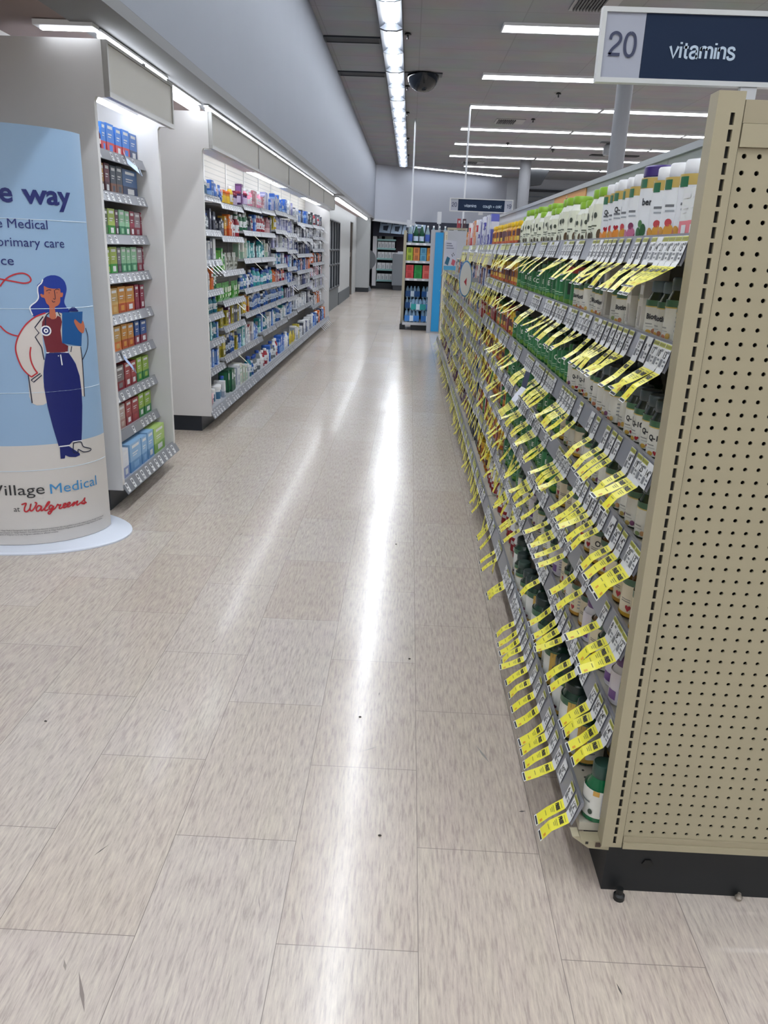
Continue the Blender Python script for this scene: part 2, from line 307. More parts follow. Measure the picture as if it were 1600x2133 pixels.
def striplight(y0, y1, k):
    x = -.365; t = thing('aisle_ceiling_light', 'open louvred ceiling light over the aisle, %s along the strip' % ordn(k), 'light', (x, (y0+y1)/2, CEIL), 'lengthwise aisle ceiling lights')
    b = B(); hw = .15
    b.prism([(x-hw, y0, CEIL), (x-hw, y0, CEIL-.05), (x-hw+.01, y0, CEIL-.05), (x-.075, y0, CEIL-.004), (x-.075, y0, CEIL)], (0, y1-y0, 0), P('#2f333b', .5))
    b.prism([(x+hw, y0, CEIL), (x+.075, y0, CEIL), (x+.075, y0, CEIL-.004), (x+hw-.01, y0, CEIL-.05), (x+hw, y0, CEIL-.05)], (0, y1-y0, 0), P('#2f333b', .5)); b.build('reflector', t)
    for h in range(2):
        ya, yb = y0+.07+h*(y1-y0-.1)/2, y0+(h+1)*(y1-y0-.1)/2+.02
        b = B(); b.prism([(x+.05*math.cos(a), ya, CEIL-.03-.03*math.sin(a)) for a in [PI*q/8 for q in range(9)]][::-1], (0, yb-ya, 0), E_STRIP); b.build('lamp', t)
    b = B()
    for yy in (y0, (y0+y1)/2-.01, y1-.03): b.prism([(x-hw+.005, yy, CEIL-.05), (x-hw+.005, yy, CEIL-.005), (x+hw-.005, yy, CEIL-.005), (x+hw-.005, yy, CEIL-.05), (x+.07, yy, CEIL-.075), (x-.07, yy, CEIL-.075)], (0, .03, 0), P('#6a6f78', .6))
    b.build('louvre', t)
for k in range(13):
    y1 = 28.05-k*2.43; striplight(y1-2.43+.015, y1, 13-k)
# light line along the slanted back wall
for k in range(2):
    q0 = W0+wd*(1.35+k*1.95)+wn*.35; q1 = q0+wd*1.9; t = thing('wall_washer_light', ['left','right'][k]+' half of the slanting light along the back wall', 'light', ((q0+q1)/2+Vector((0,0,CEIL))), 'back wall ceiling lights')
    b = B(); up = Vector((0, 0, CEIL-.03)); b.prism([q0+up, q0+wn*.12+up, q1+wn*.12+up, q1+up], (0, 0, .028), E_TROF); b.build('diffuser', t)
    b = B(); b.prism([q0-wn*.03+up, q0+up-wn*.002, q1+up-wn*.002, q1-wn*.03+up], (0, 0, .028), WHT); b.build('frame', t)
# ceiling fittings
def vent_black(px, py, lab):
    p = at(px, py, 2, CEIL); t = thing('ceiling_slot', lab, 'vent', (p.x+.35, p.y, CEIL), 'black slots beside the aisle lights')
    b = B(); b.box(p.x, p.x+.71, p.y-.13, p.y+.13, CEIL-.012, CEIL-.001, P('#15181d', .6)); b.build('recess', t)
    b = B(); x0, x1, y0, y1 = p.x-.02, p.x+.73, p.y-.15, p.y+.15
    b.box(x0, x0+.019, y0, y1, CEIL-.02, CEIL-.001, P('#2a3038', .5)); b.box(x1-.019, x1, y0, y1, CEIL-.02, CEIL-.001, P('#2a3038', .5)); b.box(x0+.019, x1-.019, y0, y0+.019, CEIL-.02, CEIL-.001, P('#2a3038', .5)); b.box(x0+.019, x1-.019, y1-.019, y1, CEIL-.02, CEIL-.001, P('#2a3038', .5)); b.build('frame', t)
vent_black(679, 79, 'nearer black ceiling slot between left wall and aisle lights'); vent_black(708, 151, 'farther black ceiling slot between left wall and aisle lights')
p = at(882, 154, 2, CEIL); t = thing('security_dome', 'black half dome camera on the ceiling beside the aisle lights', 'camera', (p.x, p.y, CEIL))
b = B(); b.box(p.x-.3, p.x+.3, p.y-.14, p.y+.14, CEIL-.02, CEIL-.001, P('#3a4048', .4)); b.build('mount', t)
b = B(); b.lathe([(.001, -.265)]+[(.25*math.sin(a), -.02-.245*math.cos(a)) for a in [PI/2*q/8 for q in range(1, 9)]], 24, P('#0b1119', .12), p.x, p.y, CEIL); b.build('dome', t)
def diffuser(px, py, w_, lab):
    p = at(px, py, 2, CEIL); t = thing('air_diffuser', lab, 'vent', (p.x, p.y, CEIL), 'slatted ceiling air diffusers')
    b = B(); b.box(p.x-w_, p.x+w_, p.y-.3, p.y+.3, CEIL-.015, CEIL-.001, P('#9a9a9c', .5)); b.build('frame', t)
    for k in range(9): b = B(); x = p.x-w_*.85+k*w_*.14; b.box(x, x+w_*.07, p.y-.24, p.y+.24, CEIL-.035, CEIL-.016, P('#33363b', .5)); b.build('slat', t)
diffuser(1243, 4, .25, 'slatted air diffuser cut by the photo top edge'); diffuser(1062, 252, .3, 'slatted air diffuser between the light rows'); diffuser(985, 338, .35, 'far slatted air diffuser low in the view')
for i, (px, py) in enumerate([(850, 68), (849, 178), (849, 233), (850, 287), (850, 322), (1164, 193), (1111, 247), (1058, 297), (1152, 311)]):
    p = at(px, py, 2, CEIL); b = B(); b.lathe([(.012, -.075), (.012, -.03), (.045, -.028), (.045, -.018), (.03, -.0005)], 10, P('#2a2c30', .4), p.x, p.y, CEIL)
    tag(b.build('sprinkler_head'), 'small dark sprinkler head under the ceiling, %s from the top left' % ordn(i+1), 'sprinkler', 'ceiling sprinkler heads')
p = at(1269, 296, 2, CEIL); t = thing('emergency_spotlight', 'round grey spotlight hanging from the ceiling left of the white column', 'spotlight', (p.x, p.y, CEIL))
b = B(); b.box(p.x-.2, p.x+.2, p.y-.08, p.y+.08, CEIL-.03, CEIL-.001, P('#777a7f', .5)); b.build('bracket', t); b = B(); b.lathe([(.05, -.32), (.11, -.3), (.13, -.2), (.11, -.08), (.05, -.031)], 14, P('#8d9095', .4), p.x, p.y, CEIL); b.build('lamp_head', t)
p = at(1230, 322, 2, CEIL); b = B(); b.box(p.x, p.x+1.3, p.y-.15, p.y+.15, CEIL-.02, CEIL-.001, P('#24262b', .6)); tag(b.build('ceiling_grille'), 'long dark grille in the ceiling behind the white column', 'vent')
p = at(1122, 374, 2, 3.7); t = thing('ceiling_speaker', 'black wedge shaped box under the ceiling beside the far column', 'speaker', (p.x, p.y, 3.7)); b = B(); b.prism([(p.x-.3, p.y, CEIL-.001), (p.x+.35, p.y, CEIL-.001), (p.x+.1, p.y, 3.55), (p.x-.25, p.y, 3.5)], (0, .3, 0), P('#17191d', .4)); b.build('cabinet', t)
def rod(px0, py0, zb, lab):
    p = at(px0, py0, 2, CEIL); b = B(); b.tube([(p.x, p.y, zb), (p.x, p.y, CEIL)], .018, P('#c9ccd2', .35), 8); tag(b.build('ceiling_rod'), lab, 'rod', 'thin white rods from the ceiling')
# ================================================================ LEFT SHELVING CASES
PANEL = P('#d3d1d1', .5); KICK = P('#1c222c', .45); LIPG = P('#8e9098', .3, .35); SHELFG = P('#a3a5aa', .4); DARKIN = P('#6f7177', .6)
LBLW = P('#dcdde0', .4); LBLD = P('#6b6d74', .5)
def lip(b, xt, zt, xb, zb, y0, y1, sgn):        # slanted price channel; sgn +1 faces +x
    t = .006*sgn
    b.prism([(xt, y0, zt), (xb, y0, zb), (xb-t*.5, y0, zb-.002), (xt-t*1.2, y0, zt-.004), (xt-t*1.2, y0, zt+.004), (xt, y0, zt+.004)], (0, y1-y0, 0), LIPG)
def lip_labels(b, xt, zt, xb, zb, y0, y1, sgn, pitch=.085, keep=.85):
    d = Vector((xb-xt, 0, zb-zt)); n = Vector((-d.z, 0, d.x)).normalized()*.0012
    if n.x*sgn < 0: n = -n
    y = y0+.01
    while y < y1-.05:
        if R.random() < keep:
            wv = .032
            p = lambda a, q, k=1.: Vector((xt, y+a, zt))+d*q+n*k
            b.poly([p(0, .1), p(wv, .1), p(wv, .92), p(0, .92)][::int(sgn) or 1], LBLW)
            b.poly([p(.005, .2, 1.6), p(wv-.008, .2, 1.6), p(wv-.008, .45, 1.6), p(.005, .45, 1.6)][::int(sgn) or 1], LBLD)
            b.poly([p(.003, .6, 1.6), p(wv-.014, .6, 1.6), p(wv-.014, .7, 1.6), p(.003, .7, 1.6)][::int(sgn) or 1], LBLD)
        y += pitch*(.85+.3*R.random())
def case(name, label, y0, y1, bays, shelves, headers, backcol):
    t = thing(name, label, 'shelving unit', (-1.7, (y0+y1)/2, 0))
    XB = -1.97
    for yy, nm in ((y0, 'side_panel'), (y1-.03, 'side_panel')):
        b = B(); xb = -2.75 if (yy == y0 and y0 < 4.5) else XB
        zt = 2.27
        b.prism([(-1.50, yy, .12), (-1.50, yy, 2.02), (-1.49, yy, 2.035), (-1.45, yy, 2.035), (-1.45, yy, zt), (xb, yy, zt), (xb, yy, .12)], (0, .03, 0), PANEL); b.build(nm, t)
    b = B(); b.box(-2.75 if y0 < 4.5 else XB, -1.58, y0+.01, y1-.01, 0, .119, KICK); b.build('kick_base', t)
    b = B(); b.box(-1.978, -1.955, y0+.031, y1-.031, .12, 2.27, backcol)
    for k in range(1, len(bays)-1): b.box(-1.955, -1.948, bays[k]-.012, bays[k]+.012, .12, 2.27, P('#bdbcbc', .5))
    for k in range(44):
        z = .2+k*.047; b.box(-1.955, -1.9535, y0+.04, y1-.04, z, z+.006, P('#918f8c', .6))
    b.build('back_panel', t)
    # display headers with slit lamp behind
    for k in range(len(headers)-1):
        h0, h1 = headers[k]+.004, headers[k+1]-.004
        b = B(); b.box(-1.447, -1.43, h0+.02, h1-.02, 2.06, 2.255, P('#b5b1a8', .35)); hp = b.build('header_panel', t)
        b = B(); fr = P('#a9a8a6', .3, .2)
        b.box(-1.45, -1.424, h0, h1, 2.256, 2.27, fr); b.box(-1.45, -1.424, h0, h1, 2.035, 2.059, fr); b.box(-1.45, -1.424, h0, h0+.019, 2.0595, 2.2555, fr); b.box(-1.45, -1.424, h1-.019, h1, 2.0595, 2.2555, fr)
        b.box(-1.424, -1.42, (h0+h1)/2-.02, (h0+h1)/2+.02, 2.262, 2.275, P('#8d8d8d', .4)); b.build('header_frame', hp)
        b = B(); b.box(-1.56, -1.451, h0+.03, h1-.03, 2.028, 2.034, P('#dfe3ea', .3)); b.build('canopy_shelf', t) if k % 2 == 0 and len(headers) > 3 else None
    # shelves: one board per bay and level
    for k in range(len(bays)-1):
        ya, yb = bays[k]+.006, bays[k+1]-.006
        if k == 0: ya = y0+.034
        if k == len(bays)-2: yb = y1-.034
        for z in shelves[k]:
            b = B(); b.box(-1.954, -1.597, ya, yb, z-.028, z-.008, SHELFG); s_ = b.build('shelf', t)
            b = B(); lip(b, -1.597, z-.003, -1.578, z-.05, ya, yb, 1); lip_labels(b, -1.597, z-.003, -1.578, z-.05, ya, yb, 1)
            b.build('price_rail', s_)
    b = B(); b.box(-1.954, -1.51, y0+.032, y1-.032, .122, .14, SHELFG); s_ = b.build('deck_shelf', t)
    b = B(); lip(b, -1.505, .158, -1.472, .10, y0+.002, y1-.002, 1); lip_labels(b, -1.505, .158, -1.472, .10, y0+.01, y1-.01, 1); b.build('price_rail', s_)
    return t
U1B = [3.98, 5.0]; U1S = [[1.847, 1.648, 1.435, 1.235, 1.02, .82, .598, .378]]
case('wall_case', 'narrow white shelf case of boxed remedies beside the blue display stand', 3.985, 4.97, U1B, U1S, [3.985, 5.03], P('#b4b2ae', .6))
U2B = [5.955+.9145*k for k in range(11)]
U2S = [[1.763,1.506,1.279,1.047,.855,.644,.419], [1.73,1.467,1.184,.932,.712,.451], [1.76,1.53,1.274,.99,.76,.45], [1.77,1.53,1.274,.99,.76,.49], [1.79,1.58,1.377,1.185,.98,.76,.50],
       [1.78,1.56,1.35,1.13,.937,.741,.52], [1.72,1.516,1.29,1.062,.85,.543], [1.72,1.516,1.29,1.062,.85,.543], [1.734,1.554,1.36,1.14,.93,.737,.45], [1.734,1.554,1.36,1.14,.93,.737,.45]]
case('wall_case', 'long white shelf case of toiletries along the left side of the aisle', 5.955, 15.13, U2B, U2S, [5.955, 7.75, 9.62, 11.5, 13.37, 15.25], P('#aba69f', .6))
# fluorescent battens behind the headers and in the gap, and the lamp over the empty stretch
E_SLIT = EM('lamp_slit', LAMP_COL, 16.); E_CAN = EM('lamp_canopy', LAMP_COL, 27.); E_PANEL = EM('lamp_panel', LAMP_COL, 5.)
def batten(x, y0, y1, z, r_, lab, mat=None):
    t = thing('case_lamp', lab, 'light', (x, (y0+y1)/2, z), 'fluorescent battens over the left cases')
    b = B(); b.box(x-r_*1.3, x+r_*1.3, y0, y1, z+r_*1.05, z+r_*1.9, WHT); b.build('housing', t)
    b = B(); b.prism([(x+r_*math.cos(a), y0+.02, z+r_*math.sin(a)) for a in [2*PI*q/10 for q in range(10)]], (0, y1-y0-.04, 0), mat or E_CASE); b.build('tube', t)
batten(-1.462, 3.99, 5.02, 2.285, .013, 'thin bright tube along the top of the narrow case header', E_SLIT)
batten(-1.62, 4.05, 4.92, 2.075, .011, 'fluorescent tube under the canopy of the narrow case', E_CAN)
batten(-1.52, 5.02, 5.93, 2.275, .028, 'bare fluorescent batten bridging the gap between the two left cases')
for k in range(5): batten(-1.462, 5.96+k*1.855, 5.96+k*1.855+1.84, 2.285, .013, 'thin bright tube along the top of the long case header, %s from the near end' % ordn(k+1), E_SLIT)
for k in range(5): batten(-1.63, 6.02+k*1.83, 6.02+k*1.83+1.72, 2.075, .011, 'fluorescent tube under the long case canopy, %s from the near end' % ordn(k+1), E_CAN)
for k in range(5): batten(-1.46, 15.9+k*2.15, 15.9+k*2.15+2.1, 2.262, .028, 'bright batten past the long case, %s one towards the back wall' % ordn(k+1))
t = thing('case_lamp', 'short fluorescent lamp over the near side panel of the narrow case', 'light', (-1.6, 3.94, 2.3), None)
b = B(); b.box(-1.72, -1.45, 3.90, 3.98, 2.300, 2.322, WHT); b.build('housing', t)
b = B(); b.box(-1.70, -1.46, 3.93, 3.96, 2.290, 2.2995, E_PANEL); b.build('diffuser', t)
# ================================================================ STANDEE (blue advert column)
XC, YC, EA, EB = -1.9, 3.73, .415, .34
_acc = [0.]
for k in range(3600):
    a = math.radians((k+.5)/10); _acc.append(_acc[-1]+math.hypot(EA*math.sin(a), EB*math.cos(a))*math.radians(.1))
def th2s(th): return _acc[int(th*10)]+0 if th >= 0 else -_acc[int(-th*10)]
def s2th(s):
    if s < 0: return -s2th(-s)
    lo, hi = 0, 3600
    while hi-lo > 1:
        md = (lo+hi)//2
        if _acc[md] <= s: lo = md
        else: hi = md
    return (lo+(s-_acc[lo])/max(1e-9, _acc[hi]-_acc[lo]))/10
def ell(s, z, off):
    a = math.radians(s2th(s)); n = Vector((math.cos(a)/EA, -math.sin(a)/EB, 0)).normalized()
    return Vector((XC+EA*math.cos(a), YC-EB*math.sin(a), z))+n*off
st = thing('advert_standee', 'tall curved light blue advert stand with a drawn woman holding a clipboard', 'display stand', (XC, YC, 0))
b = B(); n = 64
BLUE = P('#8eabca', .4); CREAM = P('#c9c4c0', .4)
ths = [-2+184*k/n for k in range(n+1)]; zs = [.016, .498, 1.845]
for (za, zb, mm) in ((.016, .499, CREAM), (.499, 1.845, BLUE)):
    vs = []
    for th in ths: vs += [ell(th2s(th), za, 0), ell(th2s(th), zb, 0)]
    b.idx(vs, [(2*i+2, 2*i, 2*i+1, 2*i+3) for i in range(n)], mm, True)
e0, e1 = ell(th2s(-2), 0, 0), ell(th2s(182), 0, 0)
b.poly([(e0.x, e0.y, .016), (e1.x, e1.y, .016), (e1.x, e1.y, 1.845), (e0.x, e0.y, 1.845)], P('#c9cfd6', .6))
b.poly([ell(th2s(th), 1.842, -.002) for th in ths], P('#c9cfd6', .6)); b.build('panel', st)
b = B(); b.lathe([(1, .001), (1.0, .009), (.985, .014)], 56, P('#d9dfec', .35), -1.9, 3.635, 0, .55, .34); b.build('base_plate', st)
def bend(b, pts2, faces, m, off):           # 2-D (s,z) mesh cut fine enough to follow the curve
    bm = bmesh.new(); vs = [bm.verts.new((x, y, 0)) for x, y in pts2]
    for f in faces:
        try: bm.faces.new([vs[i] for i in f])
        except ValueError: pass
    bmesh.ops.triangulate(bm, faces=bm.faces[:])
    for _ in range(5):
        es = [e for e in bm.edges if abs(e.verts[0].co.x-e.verts[1].co.x) > .02]
        if not es: break
        bmesh.ops.subdivide_edges(bm, edges=es, cuts=1); bmesh.ops.triangulate(bm, faces=bm.faces[:])
    bm.verts.index_update()
    b.idx([ell(v.co.x, v.co.y, off) for v in bm.verts], [tuple(v.index for v in f.verts) if f.normal.z < 0 else tuple(v.index for v in f.verts)[::-1] for f in bm.faces], m)
    bm.free()
BAN = {'F':{'hair':[[477,1211],[448,1227],[428,1241],[396,1250],[357,1252],[317,1243],[291,1227],[279,1206],[280,1186],[294,1162],[306,1137],[294,1116],[278,1104],[277,1087],[342,1086],[421,1088],[476,1083],[517,1077],[534,1095],[540,1111],[527,1127],[502,1141],[482,1155],[481,1171],[484,1191]],'coat':[[460,1088],[494,1079],[530,1065],[573,1039],[611,1002],[636,966],[644,933],[638,896],[617,854],[591,826],[592,798],[587,696],[491,694],[502,787],[495,838],[482,880],[480,913],[479,980],[479,1021],[472,1046],[447,1078],[420,1094]],'coat2':[[308,943],[202,936],[197,874],[209,702],[228,706],[232,776],[259,861],[306,911]],'collar':[[389,1089],[368,1095],[332,1088],[352,960],[385,965],[354,1014],[341,1051],[351,1076]],'shirt':[[446,1080],[420,1070],[379,1067],[367,1079],[345,1072],[338,1051],[354,1014],[385,965],[352,960],[308,943],[316,916],[461,918],[473,980],[479,1021],[471,1054]],'face':[[438,1207],[404,1197],[366,1195],[331,1195],[328,1178],[313,1178],[312,1168],[320,1158],[333,1158],[338,1138],[354,1124],[378,1116],[380,1106],[379,1068],[420,1070],[415,1118],[432,1133],[441,1155],[458,1159],[466,1169],[459,1174],[442,1171]],'board':[[331,1092],[152,1091],[195,936],[352,957]],'clip':[[285,1095],[274,1103],[248,1114],[227,1113],[195,1097],[195,1092]],'hand':[[233,1060],[183,1037],[160,1051],[145,1023],[155,1002],[177,994],[215,1013],[243,1048]],'trousers':[[465,918],[313,913],[287,888],[260,857],[236,802],[230,736],[236,660],[258,548],[271,497],[343,500],[358,626],[362,737],[366,778],[381,694],[375,605],[369,486],[446,485],[471,576],[493,679],[502,766],[494,838],[478,888]],'shoe':[[439,481],[375,480],[356,453],[297,437],[295,427],[331,422],[381,428],[407,439],[412,424],[442,424]]},'L':{'red':[[[445,1092],[494,1081],[530,1067],[576,1039],[614,1002],[637,966],[645,933],[638,896],[620,856],[593,828],[573,815]],[[556,946],[565,915],[563,882],[550,852],[533,831]],[[573,813],[531,832]],[[692,1203],[656,1233],[606,1253],[556,1259],[525,1250],[513,1234],[523,1223],[557,1218],[610,1224],[687,1234]],[[718,1038],[690,1014],[655,1000],[623,994]]],'dark':[[[462,1077],[520,1030],[498,1006],[524,989],[491,943],[484,888]],[[589,824],[584,696]],[[136,1016],[117,974],[134,923],[197,874]],[[203,933],[199,857],[209,702]],[[282,940],[294,915]],[[420,1092],[444,1078],[454,1037]],[[361,1095],[347,1076]],[[575,800],[516,828],[509,819],[562,790],[575,800]],[[339,492],[280,491],[259,465],[193,447],[205,437],[264,440],[306,457],[312,441],[345,451],[339,492]],[[427,1185],[411,1190],[393,1189]],[[367,1189],[353,1193],[336,1189]],[[372,1189],[371,1152],[385,1153]],[[394,1145],[388,1138],[374,1140]],[[410,1179],[408,1176]],[[356,1179],[355,1176]]],'white':[[[441,1234],[452,1219],[474,1205],[480,1187],[479,1159],[496,1141],[527,1125],[537,1111],[525,1083]],[[465,918],[313,915]],[[372,907],[368,859]],[[391,903],[385,901]],[[445,484],[369,483]],[[343,498],[270,496]]],'logo':[[[718,218],[689,224],[701,202],[703,186],[690,183],[671,196],[660,220],[669,196],[665,185],[650,191],[630,212],[626,223],[637,225]],[[598,203],[614,209],[628,198],[631,185],[620,182],[605,192],[597,203],[603,185],[595,183],[583,191],[554,211],[544,221],[552,222],[569,205],[580,186],[572,181],[557,186]],[[524,197],[537,205],[550,195],[549,186],[537,187],[521,199],[532,180],[549,163],[560,166],[550,175],[520,183],[503,195],[493,205],[487,200],[472,201],[483,191],[485,184],[474,183],[458,190],[438,199],[440,204],[453,201],[458,188],[450,183],[430,189],[408,200],[411,206],[424,202],[430,189],[421,184],[396,192],[374,203],[391,184],[364,199],[349,204],[358,192],[356,184],[337,189],[305,200],[289,212],[294,198],[288,188],[300,183],[322,189],[307,188],[276,186]]]}}
def toS(pts): return [(th2s(t_/10), z/1000) for t_, z in pts]
def fill(b, pts, m, off):
    p = toS(pts); bend(b, p, [tuple(range(len(p)))], m, off)
def smooth(pts, n=5):
    if len(pts) < 3: return pts
    o = []
    for i in range(len(pts)-1):
        p0, p1, p2, p3 = pts[max(i-1,0)], pts[i], pts[i+1], pts[min(i+2,len(pts)-1)]
        for k in range(n):
            u = k/n; o.append(tuple(.5*(2*p1[j]+(p2[j]-p0[j])*u+(2*p0[j]-5*p1[j]+4*p2[j]-p3[j])*u*u+(3*p1[j]-p0[j]-3*p2[j]+p3[j])*u**3) for j in (0, 1)))
    return o+[pts[-1]]
def stroke(b, pts, wd_, m, off, sm=True):
    p = toS(pts); p = smooth(p) if sm else p; n = len(p); q = []
    for i in range(n):
        dx = p[min(i+1,n-1)][0]-p[max(i-1,0)][0]; dy = p[min(i+1,n-1)][1]-p[max(i-1,0)][1]; l = math.hypot(dx, dy) or 1
        q += [(p[i][0]-dy/l*wd_/2, p[i][1]+dx/l*wd_/2), (p[i][0]+dy/l*wd_/2, p[i][1]-dx/l*wd_/2)]
    b.idx([ell(x, z, off) for x, z in q], [(2*i, 2*i+2, 2*i+3, 2*i+1) for i in range(n-1)], m)
NAVY = P('#131e66', .45); MAR = P('#6e2430', .4); SKIN = P('#b9694f', .4); DK = P('#151d3a', .4); WH = P('#e6e6ea', .4); RED = P('#b3242f', .4); COATC = P('#cdc5c0', .4)
ill = B(); F_ = BAN['F']
def sm(k): 
    p = F_[k]; return [(int(round(a)), int(round(c))) for a, c in smooth(p+[p[0]], 3)[:-1]]
for k, mm, off, s_ in (('hair', P('#16338f', .45), .0006, 1), ('coat', COATC, .001, 1), ('coat2', COATC, .001, 0), ('collar', COATC, .001, 0), ('shirt', MAR, .0014, 0), ('face', SKIN, .0018, 1), ('trousers', NAVY, .0018, 0), ('clip', NAVY, .0018, 0), ('board', P('#14518f', .45), .0022, 0), ('hand', SKIN, .0026, 1), ('shoe', NAVY, .0018, 0)):
    fill(ill, sm(k) if s_ else F_[k], mm, off)
for k, ln_ in enumerate(BAN['L']['red']): stroke(ill, ln_, .006, RED, .003)
for k, ln_ in enumerate(BAN['L']['dark']): stroke(ill, ln_, .0045 if k < 9 else .003, DK, .003, k not in (0, 7))
for ln_ in BAN['L']['white']: stroke(ill, ln_, .005, WH, .003)
bs, bz = th2s(45.3), 1.015
for r_, mm, of in ((.023, WH, .0019), (.017, NAVY, .0022), (.010, WH, .0025), (.004, NAVY, .0028)):
    ill.poly([ell(bs-r_*math.cos(a), bz+r_*math.sin(a), of) for a in [2*PI*k/18 for k in range(18)]], mm)
ill.build('illustration', st)
tx = B()
def btext(t, z, x_right=None, x_left=None, cap=None, size=None, bold=0., m=DK):   # x_* are theta*10 of the ends
    sz = size or cap/.73
    v, f = text2d(t, sz, bold); xs = [p[0] for p in v]; w_ = max(xs)-min(xs)
    s1 = th2s(x_right/10) if x_right is not None else None; s0 = th2s(x_left/10) if x_left is not None else None
    k = (s0-s1)/w_ if (s0 is not None and s1 is not None) else 1
    if s0 is None: s0 = s1+w_
    bend(tx, [(s0-(p[0]-min(xs))*k, z+p[1]) for p in v], f, m, .0032)
btext('way', 1.544, 176, 515, size=.112, bold=.0028, m=NAVY); btext('e', 1.545, 566, None, size=.112, bold=.0028, m=NAVY)
btext('Medical', 1.442, 376, 612, size=.054, m=NAVY); btext('e', 1.442, 640, None, size=.054, m=NAVY)
btext('primary care', 1.368, 268, 676, size=.054, m=NAVY); btext('ce', 1.292, 600, 671, size=.054, m=NAVY)
btext('Village', .265, 567, 892, size=.072, m=P('#2b2b2e', .4)); btext('Medical', .261, 161, 532, size=.069, m=P('#3c87bd', .4))
btext('at', .185, 731, 768, size=.036, m=P('#2b2b2e', .4))
for i, (tt, x0, x1) in enumerate([('by Village Medical Management, LLC and affiliated professional corporations that are qualified to provide medical services through their licensed', 880, 117), ('these purposes as "Village Medical"). The healthcare providers at Village Medical at Walgreens are employees of Village Medical or its affiliates', 880, 132), ('agents of Walgreen Co or any Walgreens subsidiary or affiliated company.', 880, 507)]):
    btext(tt, .087-i*.0105, x1, x0, size=.010, m=P('#3a3636', .5))
for ln_ in BAN['L']['logo']: stroke(tx, ln_, .0068, RED, .0032)
tx.build('lettering', st)
cr = B()
for z in (1.479, 1.11, .742, .379): 
    b_ = [(th2s(a), z) for a in range(0, 181, 4)]
    cr.idx([q for s_, z_ in b_ for q in (ell(s_, z_-.0015, .0008), ell(s_, z_, .0022), ell(s_, z_+.0015, .0008))], [(3*i+3+j, 3*i+j, 3*i+1+j, 3*i+4+j) for i in range(len(b_)-1) for j in (0, 1)], P('#c3d2df', .3))
cr.build('fold_seam', st)
# ================================================================ RIGHT RACK (double sided gondola, near end panel towards the camera)
BEIGE = P('#9f967d', .45, var=.04, scale=6); BEIGED = P('#9a9078', .5); BASEK = P('#14171a', .55, var=.15, scale=9)
GY0, GY1 = 1.45, 11.68
XF, XC_, XR = .494, .82, 1.146        # front upright, spine, far upright
rack = thing('aisle_rack', 'long beige double sided rack of vitamins along the right side of the aisle', 'shelving unit', (.82, GY0, 0))
PX0, PX1, PZ0, PZ1 = .541, 1.10, .178, 1.60
b = B(); cw = .0254; nx = int((PX1-PX0)/cw); nz = int((PZ1-PZ0)/cw); cx = (PX1-PX0)/nx; cz = (PZ1-PZ0)/nz
oct_ = [(math.cos(PI/8+PI/4*k)*.0042, math.sin(PI/8+PI/4*k)*.0042) for k in range(8)]
for i in range(nx):
    for j in range(nz):
        x, z = PX0+(i+.5)*cx, PZ0+(j+.5)*cz; h = .5*cx; g_ = .5*cz
        o = [(x-h,z-g_),(x,z-g_),(x+h,z-g_),(x+h,z),(x+h,z+g_),(x,z+g_),(x-h,z+g_),(x-h,z)]
        q = [(x+dx, z+dz) for dx, dz in oct_]
        v = [(a, GY0, c) for a, c in o]+[(a, GY0, c) for a, c in q]+[(a, GY0+.004, c) for a, c in q]
        # outer ring starts lower-left (225 deg); hole vertex k sits at 22.5+45k deg
        f = []
        hk = lambda k: 8+((k+4) % 8)
        for k in range(8):
            f.append((k, (k+1) % 8, hk(k+1), hk(k)))
            f.append((hk(k), hk(k+1), hk(k+1)+8, hk(k)+8))
        b.idx(v, f, BEIGE)
b.box(PX0, PX1, GY0+.012, GY0+.016, PZ0, PZ1, P('#1d1b18', .8))
b.build('end_panel', rack)
for dy, z0, z1, mm in ((.006, 1.6005, 1.636, BEIGE), (.002, 1.637, 1.672, BEIGED), (.004, .164, .1775, BEIGED), (.008, .148, .1635, BEIGE)):
    b = B(); b.box(PX0, PX1, GY0-dy, GY0+.018, z0, z1, mm); b.build('end_rail', rack)
def upright(x0, x1, sx):
    b = B(); z0, z1 = .148, 1.684; s0, s1 = sx-.0035, sx+.0035
    zs_ = [z0]; z = z0+.012
    while z+.019 < z1-.01: zs_ += [z, z+.0185]; z += .0254
    zs_.append(z1); y = GY0-.004
    for (a, c) in ((x0, s0), (s1, x1)): b.poly([(a, y, z0), (c, y, z0), (c, y, z1), (a, y, z1)], BEIGE)
    for k in range(0, len(zs_)-1, 2): b.poly([(s0, y, zs_[k]), (s1, y, zs_[k]), (s1, y, zs_[k+1]), (s0, y, zs_[k+1])], BEIGE)
    b.poly([(s0-.001, y+.006, z0), (s1+.001, y+.006, z0), (s1+.001, y+.006, z1), (s0-.001, y+.006, z1)], P('#1d1b18', .8))
    for zz in zs_[1:-1:2]:
        b.poly([(s0, y, zz), (s0, y+.006, zz), (s0, y+.006, zz+.0185), (s0, y, zz+.0185)], BEIGED); b.poly([(s1, y, zz), (s1, y, zz+.0185), (s1, y+.006, zz+.0185), (s1, y+.006, zz)], BEIGED)
    b.poly([(x0, y, z0), (x0, y, z1), (x0, y+.04, z1), (x0, y+.04, z0)], BEIGE); b.poly([(x1, y, z0), (x1, y+.04, z0), (x1, y+.04, z1), (x1, y, z1)], BEIGE)
    b.poly([(x0, y, z1), (x1, y, z1), (x1, y+.04, z1), (x0, y+.04, z1)], BEIGE); b.poly([(x0, y+.04, z0), (x0, y+.04, z1), (x1, y+.04, z1), (x1, y+.04, z0)], BEIGED)
    return b.build('upright', rack)
up = upright(XF, .539, .522); upright(1.101, XR, 1.122)
b = B(); b.box(.518, 1.12, GY0+.024, GY1, .0, .147, BASEK); b.build('kick_base', rack)
